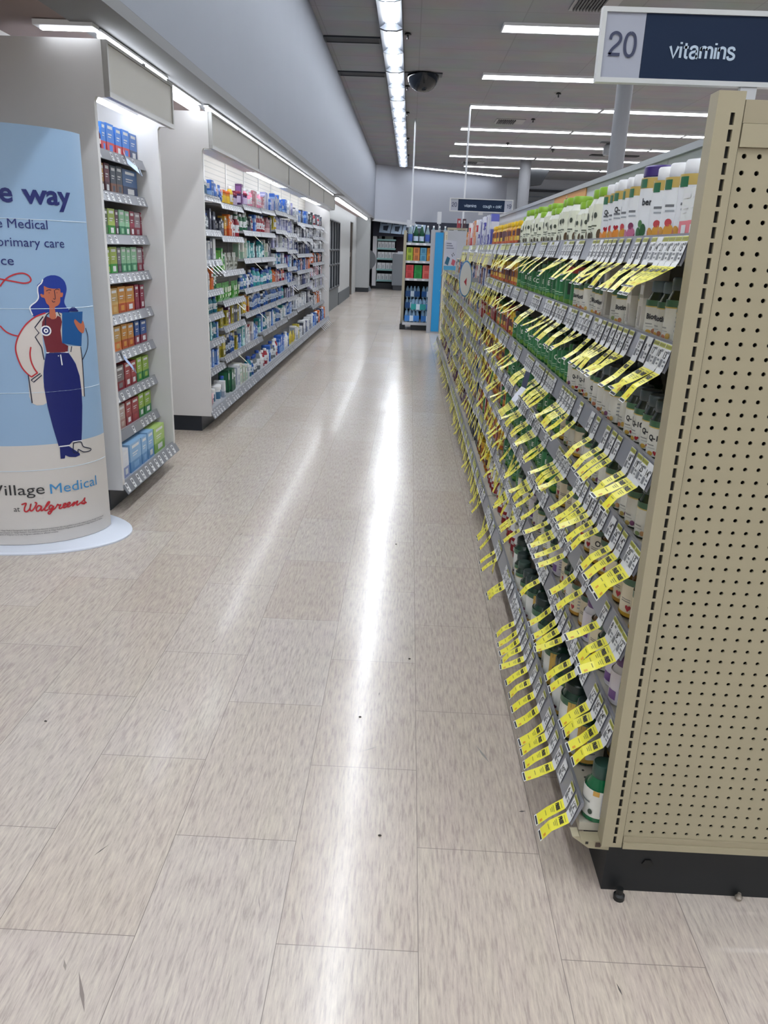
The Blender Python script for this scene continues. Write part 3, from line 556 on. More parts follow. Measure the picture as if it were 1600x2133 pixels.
b = B(); b.lathe([(.013, 0), (.013, .003)], 6, P('#0d0f10', .5)); bb = B(); bb.add(b, Matrix.Translation((.615, GY0+.0205, .083)) @ Matrix.Rotation(-PI/2, 4, 'X')); bb.build('hex_plug', rack)
b = B(); b.lathe([(.013, .0), (.013, .012), (.008, .016), (.008, .03)], 12, P('#101213', .5), .553, GY0-.002); b.build('levelling_foot', rack)
b = B(); b.box(.797, .815, GY0+.02, GY1, .148, 1.66, P('#b4b1a8', .6)); b.box(.816, .83, GY0+.02, GY1, .148, 1.66, P('#b4b1a8', .6)); b.build('back_panel', rack)
b = B(); b.box(.80, .84, GY0+.02, 7.9, 1.72, 1.74, P('#a3a6ac', .35)); b.box(.80, .84, GY0+.02, 7.9, 1.661, 1.668, P('#a3a6ac', .35)); b.build('top_rail', rack)
BAYS = [1.475, 2.75, 4.02, 5.3, 6.55, 7.85, 9.12, 10.4, 11.67]
b = B()
for k in range(5): b.box(.812, .826, BAYS[k]+.004, BAYS[k+1]-.004, 1.6685, 1.7195, P('#c9ccd1', .5))
b.build('header_board', rack)
RZ = [1.465, 1.27, 1.035, .852, .655, .435]
def rz(l, bay): return RZ[l]-([0, .07, .045, .05, .03, .02][l] if bay >= 3 else 0)
for bay in range(8):
    ya, yb = BAYS[bay]+.003, BAYS[bay+1]-.003
    if bay == 0: ya = GY0+.045
    for l in range(6):
        if l == 0 and bay >= 5: continue
        z = rz(l, bay); b = B(); b.box(.506, .796, ya, yb, z-.032, z-.012, P('#b5b1a6', .5)); b.box(.512, .53, ya, yb, z-.05, z-.0325, BEIGED); s_ = b.build('shelf', rack)
        b = B(); lip(b, .503, z-.004, .488, z-.056, ya, yb, -1); b.build('price_rail', s_)
    b = B(); b.box(.452, .796, ya, yb, .150, .172, P('#b9b3a4', .5, var=.05, scale=40)); s_ = b.build('deck_shelf', rack)
    b = B(); lip(b, .449, .222, .432, .163, ya, yb, -1); b.build('price_rail', s_)
b = B()
for i in range(5):
    for j in range(11): b.lathe([(.0035, 0), (.0035, .0006)], 6, P('#33312c', .7), .50+i*.06, 1.52+j*.028, .1722)
b.build('peg_hole', rack)
b = B(); b.prism([(.452, GY0+.012, .149), (.446, GY0+.012, .16), (.43, GY0+.012, .158), (.47, GY0+.012, .128), (.517, GY0+.012, .125), (.517, GY0+.012, .149)], (0, .03, 0), BEIGE); b.box(.462, .468, GY0+.0105, GY0+.0118, .14, .146, P('#2a2723', .7)); b.box(.485, .497, GY0+.0105, GY0+.0118, .133, .145, P('#4a3b33', .7)); b.build('deck_bracket', rack)
# orange poster in the header and small graphic ones
y0_, y1_ = at(1222, 400, 0, .81).y, at(1155, 430, 0, .81).y
b = B(); b.box(.806, .8105, y0_, y1_, 1.6685, 1.7185, P('#d59a55', .5)); po = tag(b.build('header_poster'), 'orange picture card in the rack header behind the green lidded bottles', 'poster')
b = B(); ym = (y0_+y1_)/2+.02; b.box(.8045, .8058, ym, ym+.05, 1.672, 1.70, P('#8d4a36', .5)); b.box(.8045, .8058, ym+.015, ym+.03, 1.7005, 1.714, P('#c9d3a0', .5)); sub(po, b.build('printed_bottle'))
# ---------------------------------------------------------------- aisle signs
def aisle_sign(yc, xl, xr, z0, z1, lab, mount_z, words):
    t = thing('aisle_sign', lab, 'sign', ((xl+xr)/2, yc, z0), 'hanging aisle number signs')
    fr = P('#c2c4c4', .35); e = .012*(z1-z0)/.18; cw_ = (z1-z0)*.88
    b = B(); b.box(xl, xr, yc-.012, yc+.012, z0, z0+e, fr); b.box(xl, xr, yc-.012, yc+.012, z1-e, z1, fr); b.box(xl, xl+e, yc-.012, yc+.012, z0+e, z1-e, fr); b.box(xr-e, xr, yc-.012, yc+.012, z0+e, z1-e, fr); b.build('frame', t)
    b = B(); b.box(xl+e, xl+cw_*.75, yc-.006, yc+.006, z0+e, z1-e, P('#9da1ae', .5)); b.build('number_panel', t)
    b = B(); b.box(xr-cw_*.75, xr-e, yc-.006, yc+.006, z0+e, z1-e, P('#9da1ae', .5)); b.build('number_panel', t)
    b = B(); b.box(xl+cw_*.75+.0005, xr-cw_*.75-.0005, yc-.007, yc+.007, z0+e, z1-e, P('#16263f', .7, spec=.25)); b.build('name_panel', t)
    H = z1-z0; y = yc-.0085
    for tt, xx, s_, mm, bo in words: b = B(); grotesk(b, tt, s_*H, mm, (xx, y, z0+H*.36), (1, 0, 0), (0, 0, 1), bo); b.build('lettering', t)
    b = B(); b.box((xl+xr)/2-.02, (xl+xr)/2+.02, yc-.008, yc+.008, mount_z, z0-.0005, P('#b8babd', .4)); b.build('mount', t)
SY = 2.2
tl, bl = at(1252, 15, 1, SY), at(1241, 172, 1, SY); SZ1, SZ0, SX = tl.z, bl.z, (tl.x+bl.x)/2
DN = P('#2c3350', .4); LT = P('#aebfd0', .4)
SW = 2*(.82-SX)
aisle_sign(SY, SX, SX+SW, SZ0, SZ1, 'large aisle 20 vitamins sign over the near end of the right rack', 1.741, [('20', at(1264, 115, 1, SY).x, .43, DN, .1), ('vitamins', at(1393, 110, 1, SY).x, .29, LT, .125), ('cough + cold', SX+SW*.56, .285, LT, .105), ('19', SX+SW-.115, .43, DN, .085)])
FY = 7.8
a_, c_ = at(938, 412, 1, FY), at(1067, 445, 1, FY)
fz1, fz0 = at(938, 412, 1, FY).z, at(938, 440, 1, FY).z; fh = fz1-fz0
aisle_sign(FY, a_.x, c_.x, fz0, fz1, 'small distant aisle sign reading 20 vitamins cough + cold 19', 1.741, [('20', at(941, 430, 1, FY).x, .42, DN, .1), ('vitamins', at(967, 431, 1, FY).x, .285, LT, .12), ('cough + cold', at(1006, 433, 1, FY).x, .285, LT, .12), ('19', at(1055, 436, 1, FY).x, .42, DN, .1)])
# ---------------------------------------------------------------- price tags with yellow sale flaps on the right rack
TW = P('#dfe0e2', .35); TY = P('#e8df3e', .35); TYG = P('#b9bb45', .35); TK = P('#1a1a1c', .5); TG = P('#77797f', .5); TGR = P('#8a8a3a', .5); TO = P('#d79a2c', .4)
LSL = Vector((-.015, 0, -.052)).normalized()           # down the rail face
LN = Vector((-LSL.z, 0, LSL.x)); LN = LN if LN.x < 0 else -LN
def tag_mesh(price, flap, lean, twist, detail=True, LW=.037):
    # origin: top middle of the price label on the rail face; -y is to the right when read
    lab, fl = B(), B(); LH = .052; o = LN*.002
    def q(bb, a0, a1, d0, d1, m, k=0., base=None, dn=LSL, nn=LN):
        bs_ = base or Vector((0,0,0)); p = lambda a, d: bs_+Vector((0, -a, 0))+dn*d+nn*(k)+o
        bb.poly([p(a0, d0), p(a0, d1), p(a1, d1), p(a1, d0)], m)
    h = LW/2
    q(lab, -h, h, 0, LH, TW)
    q(lab, -h+.001, h-.001, .001, .010 if price or not flap else .03, TYG if flap else TW, .0004)
    if flap: q(lab, -h+.003, h-.003, .003, .0085, TGR, .0007)
    if price: put_text(lab, price, .0205, TK, Vector((0, .0135, 0))+LSL*.0285+LN*.0028, (0, -1, 0), -LSL, .0003, res=2)
    q(lab, .006, h-.002, .013, .018, TG, .0004); q(lab, -h+.003, -.002, .031, .046, TG, .0004); q(lab, .002, h-.003, .032, .036, TG, .0004); q(lab, .004, h-.004, .040, .0435, TG, .0004)
    if not flap: return lab, None
    a = math.radians(lean); base = LSL*(LH-.004); prev = base; FLN = .092
    # the flap bends outwards: three facets
    segs = [(math.radians(lean*.45), .01), (a, FLN*.5), (a+math.radians(twist), FLN*.42)]
    pos = base; d = 0; fr = []
    for an, ln in segs:
        dn = Vector((-math.sin(an), 0, -math.cos(an))); nn = Vector((-math.cos(an), 0, math.sin(an))); fr.append((pos, dn, nn, ln)); pos = pos+dn*ln
    for i, (ps, dn, nn, ln) in enumerate(fr): q(fl, -h, h, 0, ln+.0002, TY if i else TW, 0, ps, dn, nn)
    ps, dn, nn, ln = fr[1]
    if detail:
        put_text(fl, 'FREE', .0125, TK, ps+Vector((0, .0125, 0))+dn*.022+nn*.0028, (0, -1, 0), -dn, .0008, width=.025, res=1)
        q(fl, -.012, .012, .006, .0075, TGR, .0006, ps, dn, nn)
        for k in range(3): q(fl, -.012+k*.003, .011-k*.002, .027+k*.004, .0288+k*.004, TGR, .0006, ps, dn, nn)
    else: q(fl, -.012, .012, .013, .022, TK, .0006, ps, dn, nn)
    ps, dn, nn, ln = fr[2]
    q(fl, h-.012, h-.004, .018, .026, TO, .0006, ps, dn, nn); q(fl, -h, h, ln-.007, ln+.0002, TW, .0004, ps, dn, nn); q(fl, -h+.004, h-.003, ln-.006, ln-.0015, TK, .0008, ps, dn, nn)
    q(fl, -.01, .008, .004, .006, TGR, .0006, ps, dn, nn)
    return lab, fl
TAGP = {}
def tag_proto(price, flap, var):
    k = (price, flap, var)
    if k not in TAGP:
        lean, tw = [(52, -8), (60, 6), (44, 10), (56, -20), (14, 4), (24, -6), (8, 0), (32, 5)][var]
        lab, fl = tag_mesh(price, flap, lean, tw); al = B(); al.add(lab)
        if fl: al.add(fl)
        TAGP[k] = (lab.mesh('price_label'), fl.mesh('sale_flap') if fl else None, al)
    return TAGP[k]
SHN = ['top', 'second', 'third', 'fourth', 'fifth', 'sixth', 'bottom']
TAGS = []                       # (y, level, price, flap)
near = {6: [(1200,1711,'12',1),(1184,1677,'6',1),(1169,1637,'10',0),(1161,1602,'19',1),(1151,1577,'17',1),(1143,1549,'12',1),(1137,1527,'12',1),(1126,1496,'20',1),(1119,1455,'20',1),(1111,1431,'21',1),(1103,1408,'27',1),(1097,1388,'21',1),(1091,1367,'20',1),(1086,1348,'14',1),(1082,1326,'12',1),(1076,1316,'9',1)],
        5: [(1277,1544,'14',1),(1256,1496,'24',1),(1246,1473,'16',1),(1237,1450,'12',1),(1220,1402,'16',0),(1210,1384,'13',1),(1200,1364,'18',1),(1194,1346,'9',0),(1181,1322,'13',1),(1173,1303,'11',1),(1166,1288,'18',1)],
        4: [(1304,1382,'12',1),(1292,1351,'18',1),(1278,1329,'8',1),(1258,1293,'27',1),(1222,1231,'33',1),(1205,1200,'10',1),(1183,1163,'12',1),(1174,1139,'14',1)],
        3: [(1338,1182,'13',1),(1315,1152,'20',1),(1297,1127,'14',1),(1287,1104,'26',1),(1275,1089,'14',0),(1259,1081,'17',1),(1248,1061,'21',1),(1237,1056,'20',1),(1229,1035,'14',1),(1219,1023,'15',1)],
        2: [(1368,997,'14',0),(1346,972,'25',1),(1329,960,'19',1),(1315,947,'18',1),(1287,922,'15',1),(1277,906,'12',1),(1265,894,'18',1),(1244,876,'23',1),(1232,867,'11',0),(1209,846,'9',1),(1194,833,'21',1)],
        1: [(1407,745,'13',1),(1382,728,'10',1),(1368,719,'17',1),(1350,712,'8',0),(1335,708,'15',1),(1312,702,'22',1),(1300,694,'19',1),(1289,688,'16',1),(1278,684,'18',1),(1267,680,'14',1),(1256,676,'12',1)],
        0: [(1460,505,'15',1),(1438,507,'12',1),(1415,509,'18',1),(1395,511,'21',1),(1372,513,'14',0),(1358,513,'16',1),(1340,514,'11',1),(1325,514,'23',1),(1305,514,'19',1),(1290,514,'17',1),(1276,514,'12',1)]}
PR = ['12', '14', '18', '9', '21', '16', '11', '13', '20', '24', '8', '17']
for l in range(7):
    ys = []
    for px, py, pr, fl in near[l]:
        y = at(px, py, 0, .440 if l == 6 else .495).y
        if ys and y < ys[-1]+.038: y = ys[-1]+.038
        if y < GY0+.065: y = GY0+.065
        ys.append(y); TAGS.append((y, l, pr, fl))
    y = ys[-1]+.045; end = 7.8 if l == 0 else 11.6
    while y < end:
        for _ in range(R.randint(2, 5)):
            if y > end-.03: break
            nof = (l == 5 and 2.1 < y < 2.85) or (l == 6 and 2.45 < y < 2.8); TAGS.append((y, l, R.choice(PR), 1 if R.random() < (.12 if nof else (.72 if y < 4 else .86)) else 0)); y += .039+.006*R.random()
        y += R.choice([.03, .06, .10, .16]) if y < 6 else R.choice([.02, .04, .3])
TAGS.sort(key=lambda t: t[0]); cnt = [0]*7; rest = B(); R2 = random.Random(3)
def bay_of(y): return max(k for k in range(8) if y >= BAYS[k]-.05)
for i, (y, l, pr, fl) in enumerate(TAGS):
    cnt[l] += 1; z = .222 if l == 6 else rz(l, bay_of(y))-.004; x = .449 if l == 6 else .503
    for e in BAYS[1:-1]:
        if abs(y-e) < .019: y = e-.02 if y < e else e+.021
    loc = Vector((x-.001, y, z-.001)); rot = R2.uniform(-.10, .10) if fl else 0
    lim = 4.2 if l < 4 else (2.9 if l == 6 else 3.1); var = R2.randint(0, 3) if y < lim or (y < lim+1 and R2.random() < .3) else R2.choice([4, 4, 5, 6, 6, 7])
    if i >= 296:
        lab, f2, al = tag_proto('', fl, var if var > 3 else var+4); rest.add(al, Matrix.Translation(loc)); continue
    labm, flm, al = tag_proto(pr, fl, var)
    lab_ = ('yellow FREE flap tag priced %s' if fl else 'plain white price label %s')%pr+', %s along right rack\'s %s shelf' % (ordn(cnt[l]), SHN[l])
    if i < 130 and fl:
        t = thing('price_tag', lab_, 'price tag', loc, 'sale tags on the right rack')
        for me in (labm, flm):
            o = bpy.data.objects.new(me.name, me); C.objects.link(o); o.parent = t
            if me is flm: o.rotation_euler = (0, 0, rot*.5)
    else:
        if ('whole', pr, fl, var) not in TAGP: TAGP['whole', pr, fl, var] = al.mesh('price_tag')
        o = bpy.data.objects.new('price_tag', TAGP['whole', pr, fl, var]); C.objects.link(o); o.location = loc; tag(o, lab_, 'price tag', 'sale tags on the right rack')
o = tag(rest.build('distant_tag_rows'), 'crowded yellow sale tags on the far half of the right rack', 'price tags'); o['kind'] = 'stuff'
# dark and white flyer hanging over the third shelf tags
p = at(1108, 786, 0, .47); t = thing('shelf_flyer', 'folded navy and white flyer hanging from the right rack third shelf', 'flyer', (p.x, p.y, p.z))
b = B(); b.prism([(.448, p.y+.02, p.z+.02), (.458, p.y-.03, p.z+.02), (.445, p.y-.045, p.z-.035), (.435, p.y+.005, p.z-.035)], (.001, .0015, 0), P('#2c3350', .4)); b.build('navy_half', t)
b = B(); b.prism([(.435, p.y+.005, p.z-.036), (.445, p.y-.045, p.z-.036), (.41, p.y-.055, p.z-.085), (.40, p.y-.005, p.z-.085)], (.001, .0015, 0), P('#d4d7e2', .4)); b.build('white_half', t)
# ================================================================ GOODS
PROTO = {}
def cyl_text(b, t, size, m, r, z, a_mid, bold=0.):
    v, f = text2d(t, size, bold, 'CENTER', 2)
    b.idx([(r*math.cos(a_mid+x/r), r*math.sin(a_mid+x/r), z+y) for x, y in v], f, m)
def bottle(key, r, h, body, cap, capr=.72, caph=.17, band=None, label=None, lz=(.12, .70), art=(), text=None, shoulder=.76, fat=1., capm=None, n=20, side=True):
    # front is +x; parts: body, cap, label
    bo, ca, la = B(), B(), B(); hb = h*(1-caph)
    bm_ = body if not isinstance(body, str) else P(body, .3)
    bo.lathe([(r*.88, 0), (r, h*.025), (r, hb*shoulder), (r*.96, hb*(shoulder+.08)), (r*capr*1.02, hb*.965), (r*capr*.98, hb)], n, bm_)
    cm = P(cap, .35); c2 = P(capm, .35) if capm else cm
    cz = hb+.0006; ch = h-cz
    ca.lathe([(r*capr, cz), (r*capr*1.04, cz+ch*.06), (r*capr*1.04, cz+ch*.86), (r*capr*.95, h)], n, [c2, cm, cm, cm])
    if label:
        z0, z1 = h*lz[0], h*lz[1]; rr = r+.0006; la.sleeve(rr, z0, z1, -2.75, 2.75, n, P(label, .4))
        H = z1-z0
        if band: la.sleeve(rr+.0004, z1-H*.17, z1, -2.75, 2.75, n, P(band, .35))
        for a0, a1, v0, v1, c, *sh in art:
            if not sh: la.sleeve(rr+.0008, z0+H*v0, z0+H*v1, a0, a1, max(2, int(abs(a1-a0)*4)), P(c, .4)); continue
            am, hm, da, dh = (a0+a1)/2, z0+H*(v0+v1)/2, (a1-a0)/2, H*(v1-v0)/2; q_ = []
            for k in range(14):
                t_ = 2*PI*k/14
                if sh[0] == 'h': sx_, sy_ = math.sin(t_)**3, (13*math.cos(t_)-5*math.cos(2*t_)-2*math.cos(3*t_)-math.cos(4*t_))/16
                else: sx_, sy_ = math.cos(t_), math.sin(t_)
                q_.append((am+da*sx_, hm+dh*sy_))
            la.idx([((rr+.0013)*math.cos(am), (rr+.0013)*math.sin(am), hm)]+[((rr+.0013)*math.cos(a_), (rr+.0013)*math.sin(a_), z_) for a_, z_ in q_], [(0, 1+k, 1+(k+1) % 14) for k in range(14)], P(c, .4))
        if side:
            for k in range(4): la.sleeve(rr+.0008, z0+H*(.24+.11*k), z0+H*(.28+.11*k), 1.15, 2.0, 4, P('#8d8f92', .5))
        if text: cyl_text(la, text[0], text[1], P(text[2], .4), rr+.0012, z0+H*text[3], text[4], .0006)
    PROTO[key] = dict(parts=[('body', bo), ('cap', ca), ('label', la if la.f else None)], r=r, w=2*r, h=h)
HEART = '#a3202c'
def fruit(c1, c2): return ((-.3, .35, 0, .2, c1, 'o'), (.3, .95, .02, .24, c1, 'o'), (.35, .8, .2, .33, c2, 'h' if c2 == HEART else 'o'), (-.6, -.1, .02, .15, c2, 'o'), (.85, 1.3, .0, .14, c2, 'o'), (.2, .8, .52, .56, '#6d7076'), (.25, .85, .44, .47, '#9aa0a8'))
GLD = '#b9a05a'
for k, (tx_, c1, c2) in enumerate([('Q-10', '#d98a3a', HEART), ('berry', '#3f7a4a', '#5a3a78'), ('', '#c8923a', '#b8434a'), ('', '#b86a8a', '#7a3a5a')]):
    bottle('gold%d' % k, .035, .15, P('#dfe1e4', .35), '#e4e5e8', .80, .18, GLD, '#dcdfe4', (.03, .82), ((-.1, .5, .80, .96, '#2f6a4c'),)+fruit(c1, c2), (tx_, .017, '#33353c', .58, .75) if tx_ else None, .84)
bottle('goldp', .045, .16, P('#dfe1e4', .35), '#3b2a6c', .92, .15, GLD, '#dcdfe4', (.03, .84), ((-.1, .5, .84, .98, '#2f6a4c'), (.05, .45, .02, .2, '#39653f', 'o'), (.4, .75, .04, .26, '#2f5a38', 'o'), (.2, .5, .2, .32, '#4d7a4a', 'o'), (1.1, 1.9, .7, .76, '#4b7a6c')), ('berry', .02, '#33353c', .56, .8), .86)
for k in range(2):
    bottle('cow%d' % k, .036 if k else .042, .125 if k else .15, P('#e3e4dc', .4), '#86b033', .74, .17, None, '#dfe2cf', (.03, .7), ((-.3, .1, .55, .8, '#3d463c', 'o'), (.4, .75, .62, .78, '#434b40', 'o'), (.1, .8, .40, .44, '#5a6152'), (.15, .6, .33, .36, '#7a8172'), (.85, 1.25, .04, .34, '#5a4630', 'o'), (.15, .5, .06, .26, '#4a4434', 'o'), (-.35, .0, .1, .3, '#6a5a40', 'o'), (1.5, 2.4, .1, .6, '#b9bcc0')), None, .74)
for k, (bd, lb, cp) in enumerate([('#d9a62c', '#c9842c', '#e2bb1e'), ('#cf922a', '#a8652e', '#dcb01c'), ('#d8b230', '#5f3a38', '#e0b81c')]):
    bottle('gum%d' % k, .033, .115, bd, cp, .85, .2, None, lb, (.1, .68), ((-.4, .5, .55, .9, '#5d3340'), (.5, 1.1, .2, .5, '#e0c25a'), (-.2, .9, .02, .2, '#c05a34')), None, .78)
for k, (t_, a_) in enumerate([('C', 0), ('E', 0), ('D', 0), ('', 0)]):
    bottle('green%d' % k, .029, .118+.006*k, P('#1d5a35', .3), ['#1c3a28', '#2c6a34', '#18302a', '#2f5f2e'][k], .74, .17, None, '#2a7444', (.06, .76), ((-.2, .5, .02, .18, '#6a9a3a', 'o'), (.5, 1.3, .0, .2, '#5f8f34', 'o'), (.2, .9, .3, .33, '#a9c9a8'), (.3, 1.0, .22, .25, '#7fae86')), (t_, .024, '#e4ece4', .5, .8) if t_ else None, .8)
bottle('greenred', .039, .15, P('#226038', .3), '#16211f', .8, .16, '#a3333a', '#2c7443', (.06, .84), ((.5, 1.3, .25, .55, '#1c2f28'), (-.5, 1.7, .0, .12, '#5f8f3a'), (.1, .7, .62, .66, '#b9d2b4')), None, .86)
for k, (t_, bd, cp, c1, c2) in enumerate([('Biotin', '#22302a', '#56656e', '#c9a04a', '#b87a5a'), ('Q-10', '#2a3029', '#3f4a4c', '#c9a24a', HEART), ('Zinc', '#1f3328', '#33463f', '#8fa06a', '#d0a070'), ('', '#2c2f2a', '#4b585e', '#c07a5a', '#caa65a'), ('', '#24342b', '#2d3a38', '#b9a05a', '#7a4a6a')]):
    bottle('dkw%d' % k, .031, .115+.004*k, P(bd, .18), cp, .76, .2, '#41684a', '#d5d3ca', (.04, .66), ((-.6, 2.0, .80, .83, '#cbb15a'), (.15, .6, .02, .15, c1, 'o'), (.6, .95, .04, .19, c2, 'h' if c2 == HEART else 'o'), (.0, .6, .30, .33, '#8b8b86'), (.1, .7, .22, .24, '#a5a5a0')), (t_, .0155, '#2a2a2e', .46, .62) if t_ and k < 2 else None, .74)
for k, (t_, lab, c1) in enumerate([('Oil', '#d8d2c4', '#c9a04a'), ('', '#d4c9b2', '#d0a640'), ('', '#cfc3a6', '#b98a3c')]):
    bottle('oil%d' % k, .036, .13, P('#5c4022', .15), '#2f3a38', .78, .18, '#3f5f4a', lab, (.05, .74), ((-.6, 2.0, .0, .1, c1), (.5, .9, .14, .34, HEART, 'h'), (.1, .8, .38, .41, '#8a857c'), (.1, .8, .44, .465, '#8a857c')), (t_, .022, '#222226', .52, .85) if t_ else None, .8)
bottle('bigdk', .046, .165, P('#1d3a2c', .12), '#1b2a28', .8, .16, '#3d634a', '#d8d8d2', (.06, .74), ((-.6, 2.2, .0, .1, '#c9a04a'), (.9, 1.5, .1, .95, '#c8a24c'), (.3, .55, .12, .24, '#5a2a3a', 'h')), None, .8)
bottle('deckgreen', .036, .145, P('#12603a', .1), '#2c4a42', .62, .24, None, '#d3d2cb', (.10, .60), ((.55, .95, .82, 1.0, '#c79a4a'), (.35, .65, .1, .3, '#2b3a30', 'o'), (1.1, 2.1, .1, .92, '#b9bac0'), (-.6, .4, .5, .56, '#7a7d7a')), None, .68)
bottle('whitered', .040, .13, P('#e4e4e2', .35), '#e6e5e2', .72, .18, None, '#a5343a', (.06, .55), ((.2, .9, .5, .75, '#e0dcd8'), (-.4, .1, .2, .5, '#c9b1ae'), (1.2, 1.9, .1, .8, '#b85a5c')), None, .70)
bottle('purplew', .034, .12, P('#d9d5da', .35), '#5b3a6e', .75, .18, None, '#cfc9d2', (.06, .7), ((.2, .9, .1, .4, '#6d4a86'),), None, .76)
for k, c in enumerate(['#2f6a4a', '#23324e', '#1d6f86', '#e2e3e6', '#5b3068', '#9f2d3c', '#c05a2c', '#2456a0', '#7f87b4', '#a7a9b8', '#3aa0a6', '#e28aa8', '#d7b22e', '#3f8a3a', '#6d747a', '#cfd0d4']):
    bottle('t%d' % k, .027, .15, P(c, .3), ['#e6e6e8', '#e3e3e6', '#2b4ea0', '#cdd0d6'][k % 4], .6, .15, None, ['#dfe0e4', '#b8c4d6', '#d6d9df'][k % 3], (.22, .58), ((-.5, .8, .2, .5, c), (-.5, .8, .62, .7, '#6d7076')), None, .74, n=12, side=False)
def carton(key, w_, d_, h, c1, c2, c3='#dcdde0', name='panel', style=0):
    b = B(); m1, m2, m3 = P(c1, .4), P(c2, .4), P(c3, .45); hx, hy = d_/2, w_/2
    b.box(-hx, hx, -hy, hy, 0, h, m1)
    def fr(u0, u1, v0, v1, m, k=1):
        x = hx+.0004*k; b.poly([(x, -hy+w_*u0, h*v0), (x, -hy+w_*u1, h*v0), (x, -hy+w_*u1, h*v1), (x, -hy+w_*u0, h*v1)], m)
    def sd(u0, u1, v0, v1, m, s_):
        y = s_*(hy+.0004); p = [(-hx+d_*u0, y, h*v0), (-hx+d_*u1, y, h*v0), (-hx+d_*u1, y, h*v1), (-hx+d_*u0, y, h*v1)]; b.poly(p if s_ < 0 else p[::-1], m)
    if style == 0:
        fr(0, 1, 0, .38, m2); fr(.18, .82, .82, .92, m3, 2); fr(.2, .7, .62, .66, m3, 2); fr(.2, .6, .54, .57, m3, 2); fr(.3, .75, .1, .3, m3 if R.random() < .4 else m1, 2)
        for s_ in (-1, 1): sd(0, 1, 0, .38, m2, s_); sd(.3, .8, .5, .8, P('#a9a9ac', .5), s_)
    elif style == 1:
        fr(0, 1, .55, .8, m2); fr(.1, .9, .6, .74, m3, 2); fr(.25, .75, .12, .42, m2, 2)
        for s_ in (-1, 1): sd(0, 1, .55, .8, m2, s_)
    else:
        fr(.08, .92, .05, .95, m2); fr(.2, .8, .55, .85, m3, 2); fr(.2, .6, .2, .3, m1, 2)
        for s_ in (-1, 1): sd(.1, .9, .1, .9, m2, s_)
    PROTO[key] = dict(parts=[('box', b)], r=max(hx, hy), w=w_, h=h, d=d_)
def pouch(key, w_, h, c1, c2):
    b = B(); m1, m2 = P(c1, .3), P(c2, .35); n = 6; vs = []
    for k in range(n+1):
        v = k/n; th = .018*math.sin(PI*min(1, v*1.15+.12)) if v < .9 else .001; th = max(th, .0012)
        vs += [(th, -w_/2, h*v), (th*1.35, 0, h*v), (th, w_/2, h*v), (-th, w_/2, h*v), (-th*1.2, 0, h*v), (-th, -w_/2, h*v)]
    fs = [(k*6+j, k*6+(j+1) % 6, k*6+6+(j+1) % 6, k*6+6+j) for k in range(n) for j in range(6)]
    b.idx(vs, fs+[(5,4,3,2,1,0), tuple(n*6+j for j in range(6))], m1)
    b.poly([(.0272, -w_*.3, h*.45), (.0272, w_*.3, h*.45), (.0262, w_*.3, h*.75), (.0262, -w_*.3, h*.75)], m2); b.poly([(.0264, -w_*.2, h*.2), (.0264, w_*.2, h*.2), (.027, w_*.2, h*.36), (.027, -w_*.2, h*.36)], m2)
    PROTO[key] = dict(parts=[('bag', b)], r=w_/2, w=w_, h=h, d=.056)
def jar(key, r, h, c1, c2, lid):
    b, l, q = B(), B(), B(); b.lathe([(r*.95, 0), (r, .004), (r, h*.78), (r*.9, h*.8)], 16, P(c1, .35)); l.lathe([(r*1.02, h*.8+.0006), (r*1.04, h*.82), (r*1.04, h*.97), (r*.98, h)], 16, P(lid, .35)); q.sleeve(r+.0007, h*.15, h*.65, -1.3, 1.3, 10, P(c2, .4))
    PROTO[key] = dict(parts=[('body', b), ('lid', l), ('label', q)], r=r, w=2*r, h=h)
def whole(key):
    p = PROTO[key]
    if 'all' not in p:
        a = B()
        for nm, x in p['parts']:
            if x: a.add(x)
        p['all'] = a; p['mesh'] = None; p['pm'] = None
    return p
ITEMS = []      # name, cat, key, loc, rot, scale, label, group
def put(name, cat, key, x, y, z, rot, label, group, sc_=1.): ITEMS.append((name, cat, key, Vector((x, y, z+(.0006 if x < 0 else 0))), rot, sc_, label, group))
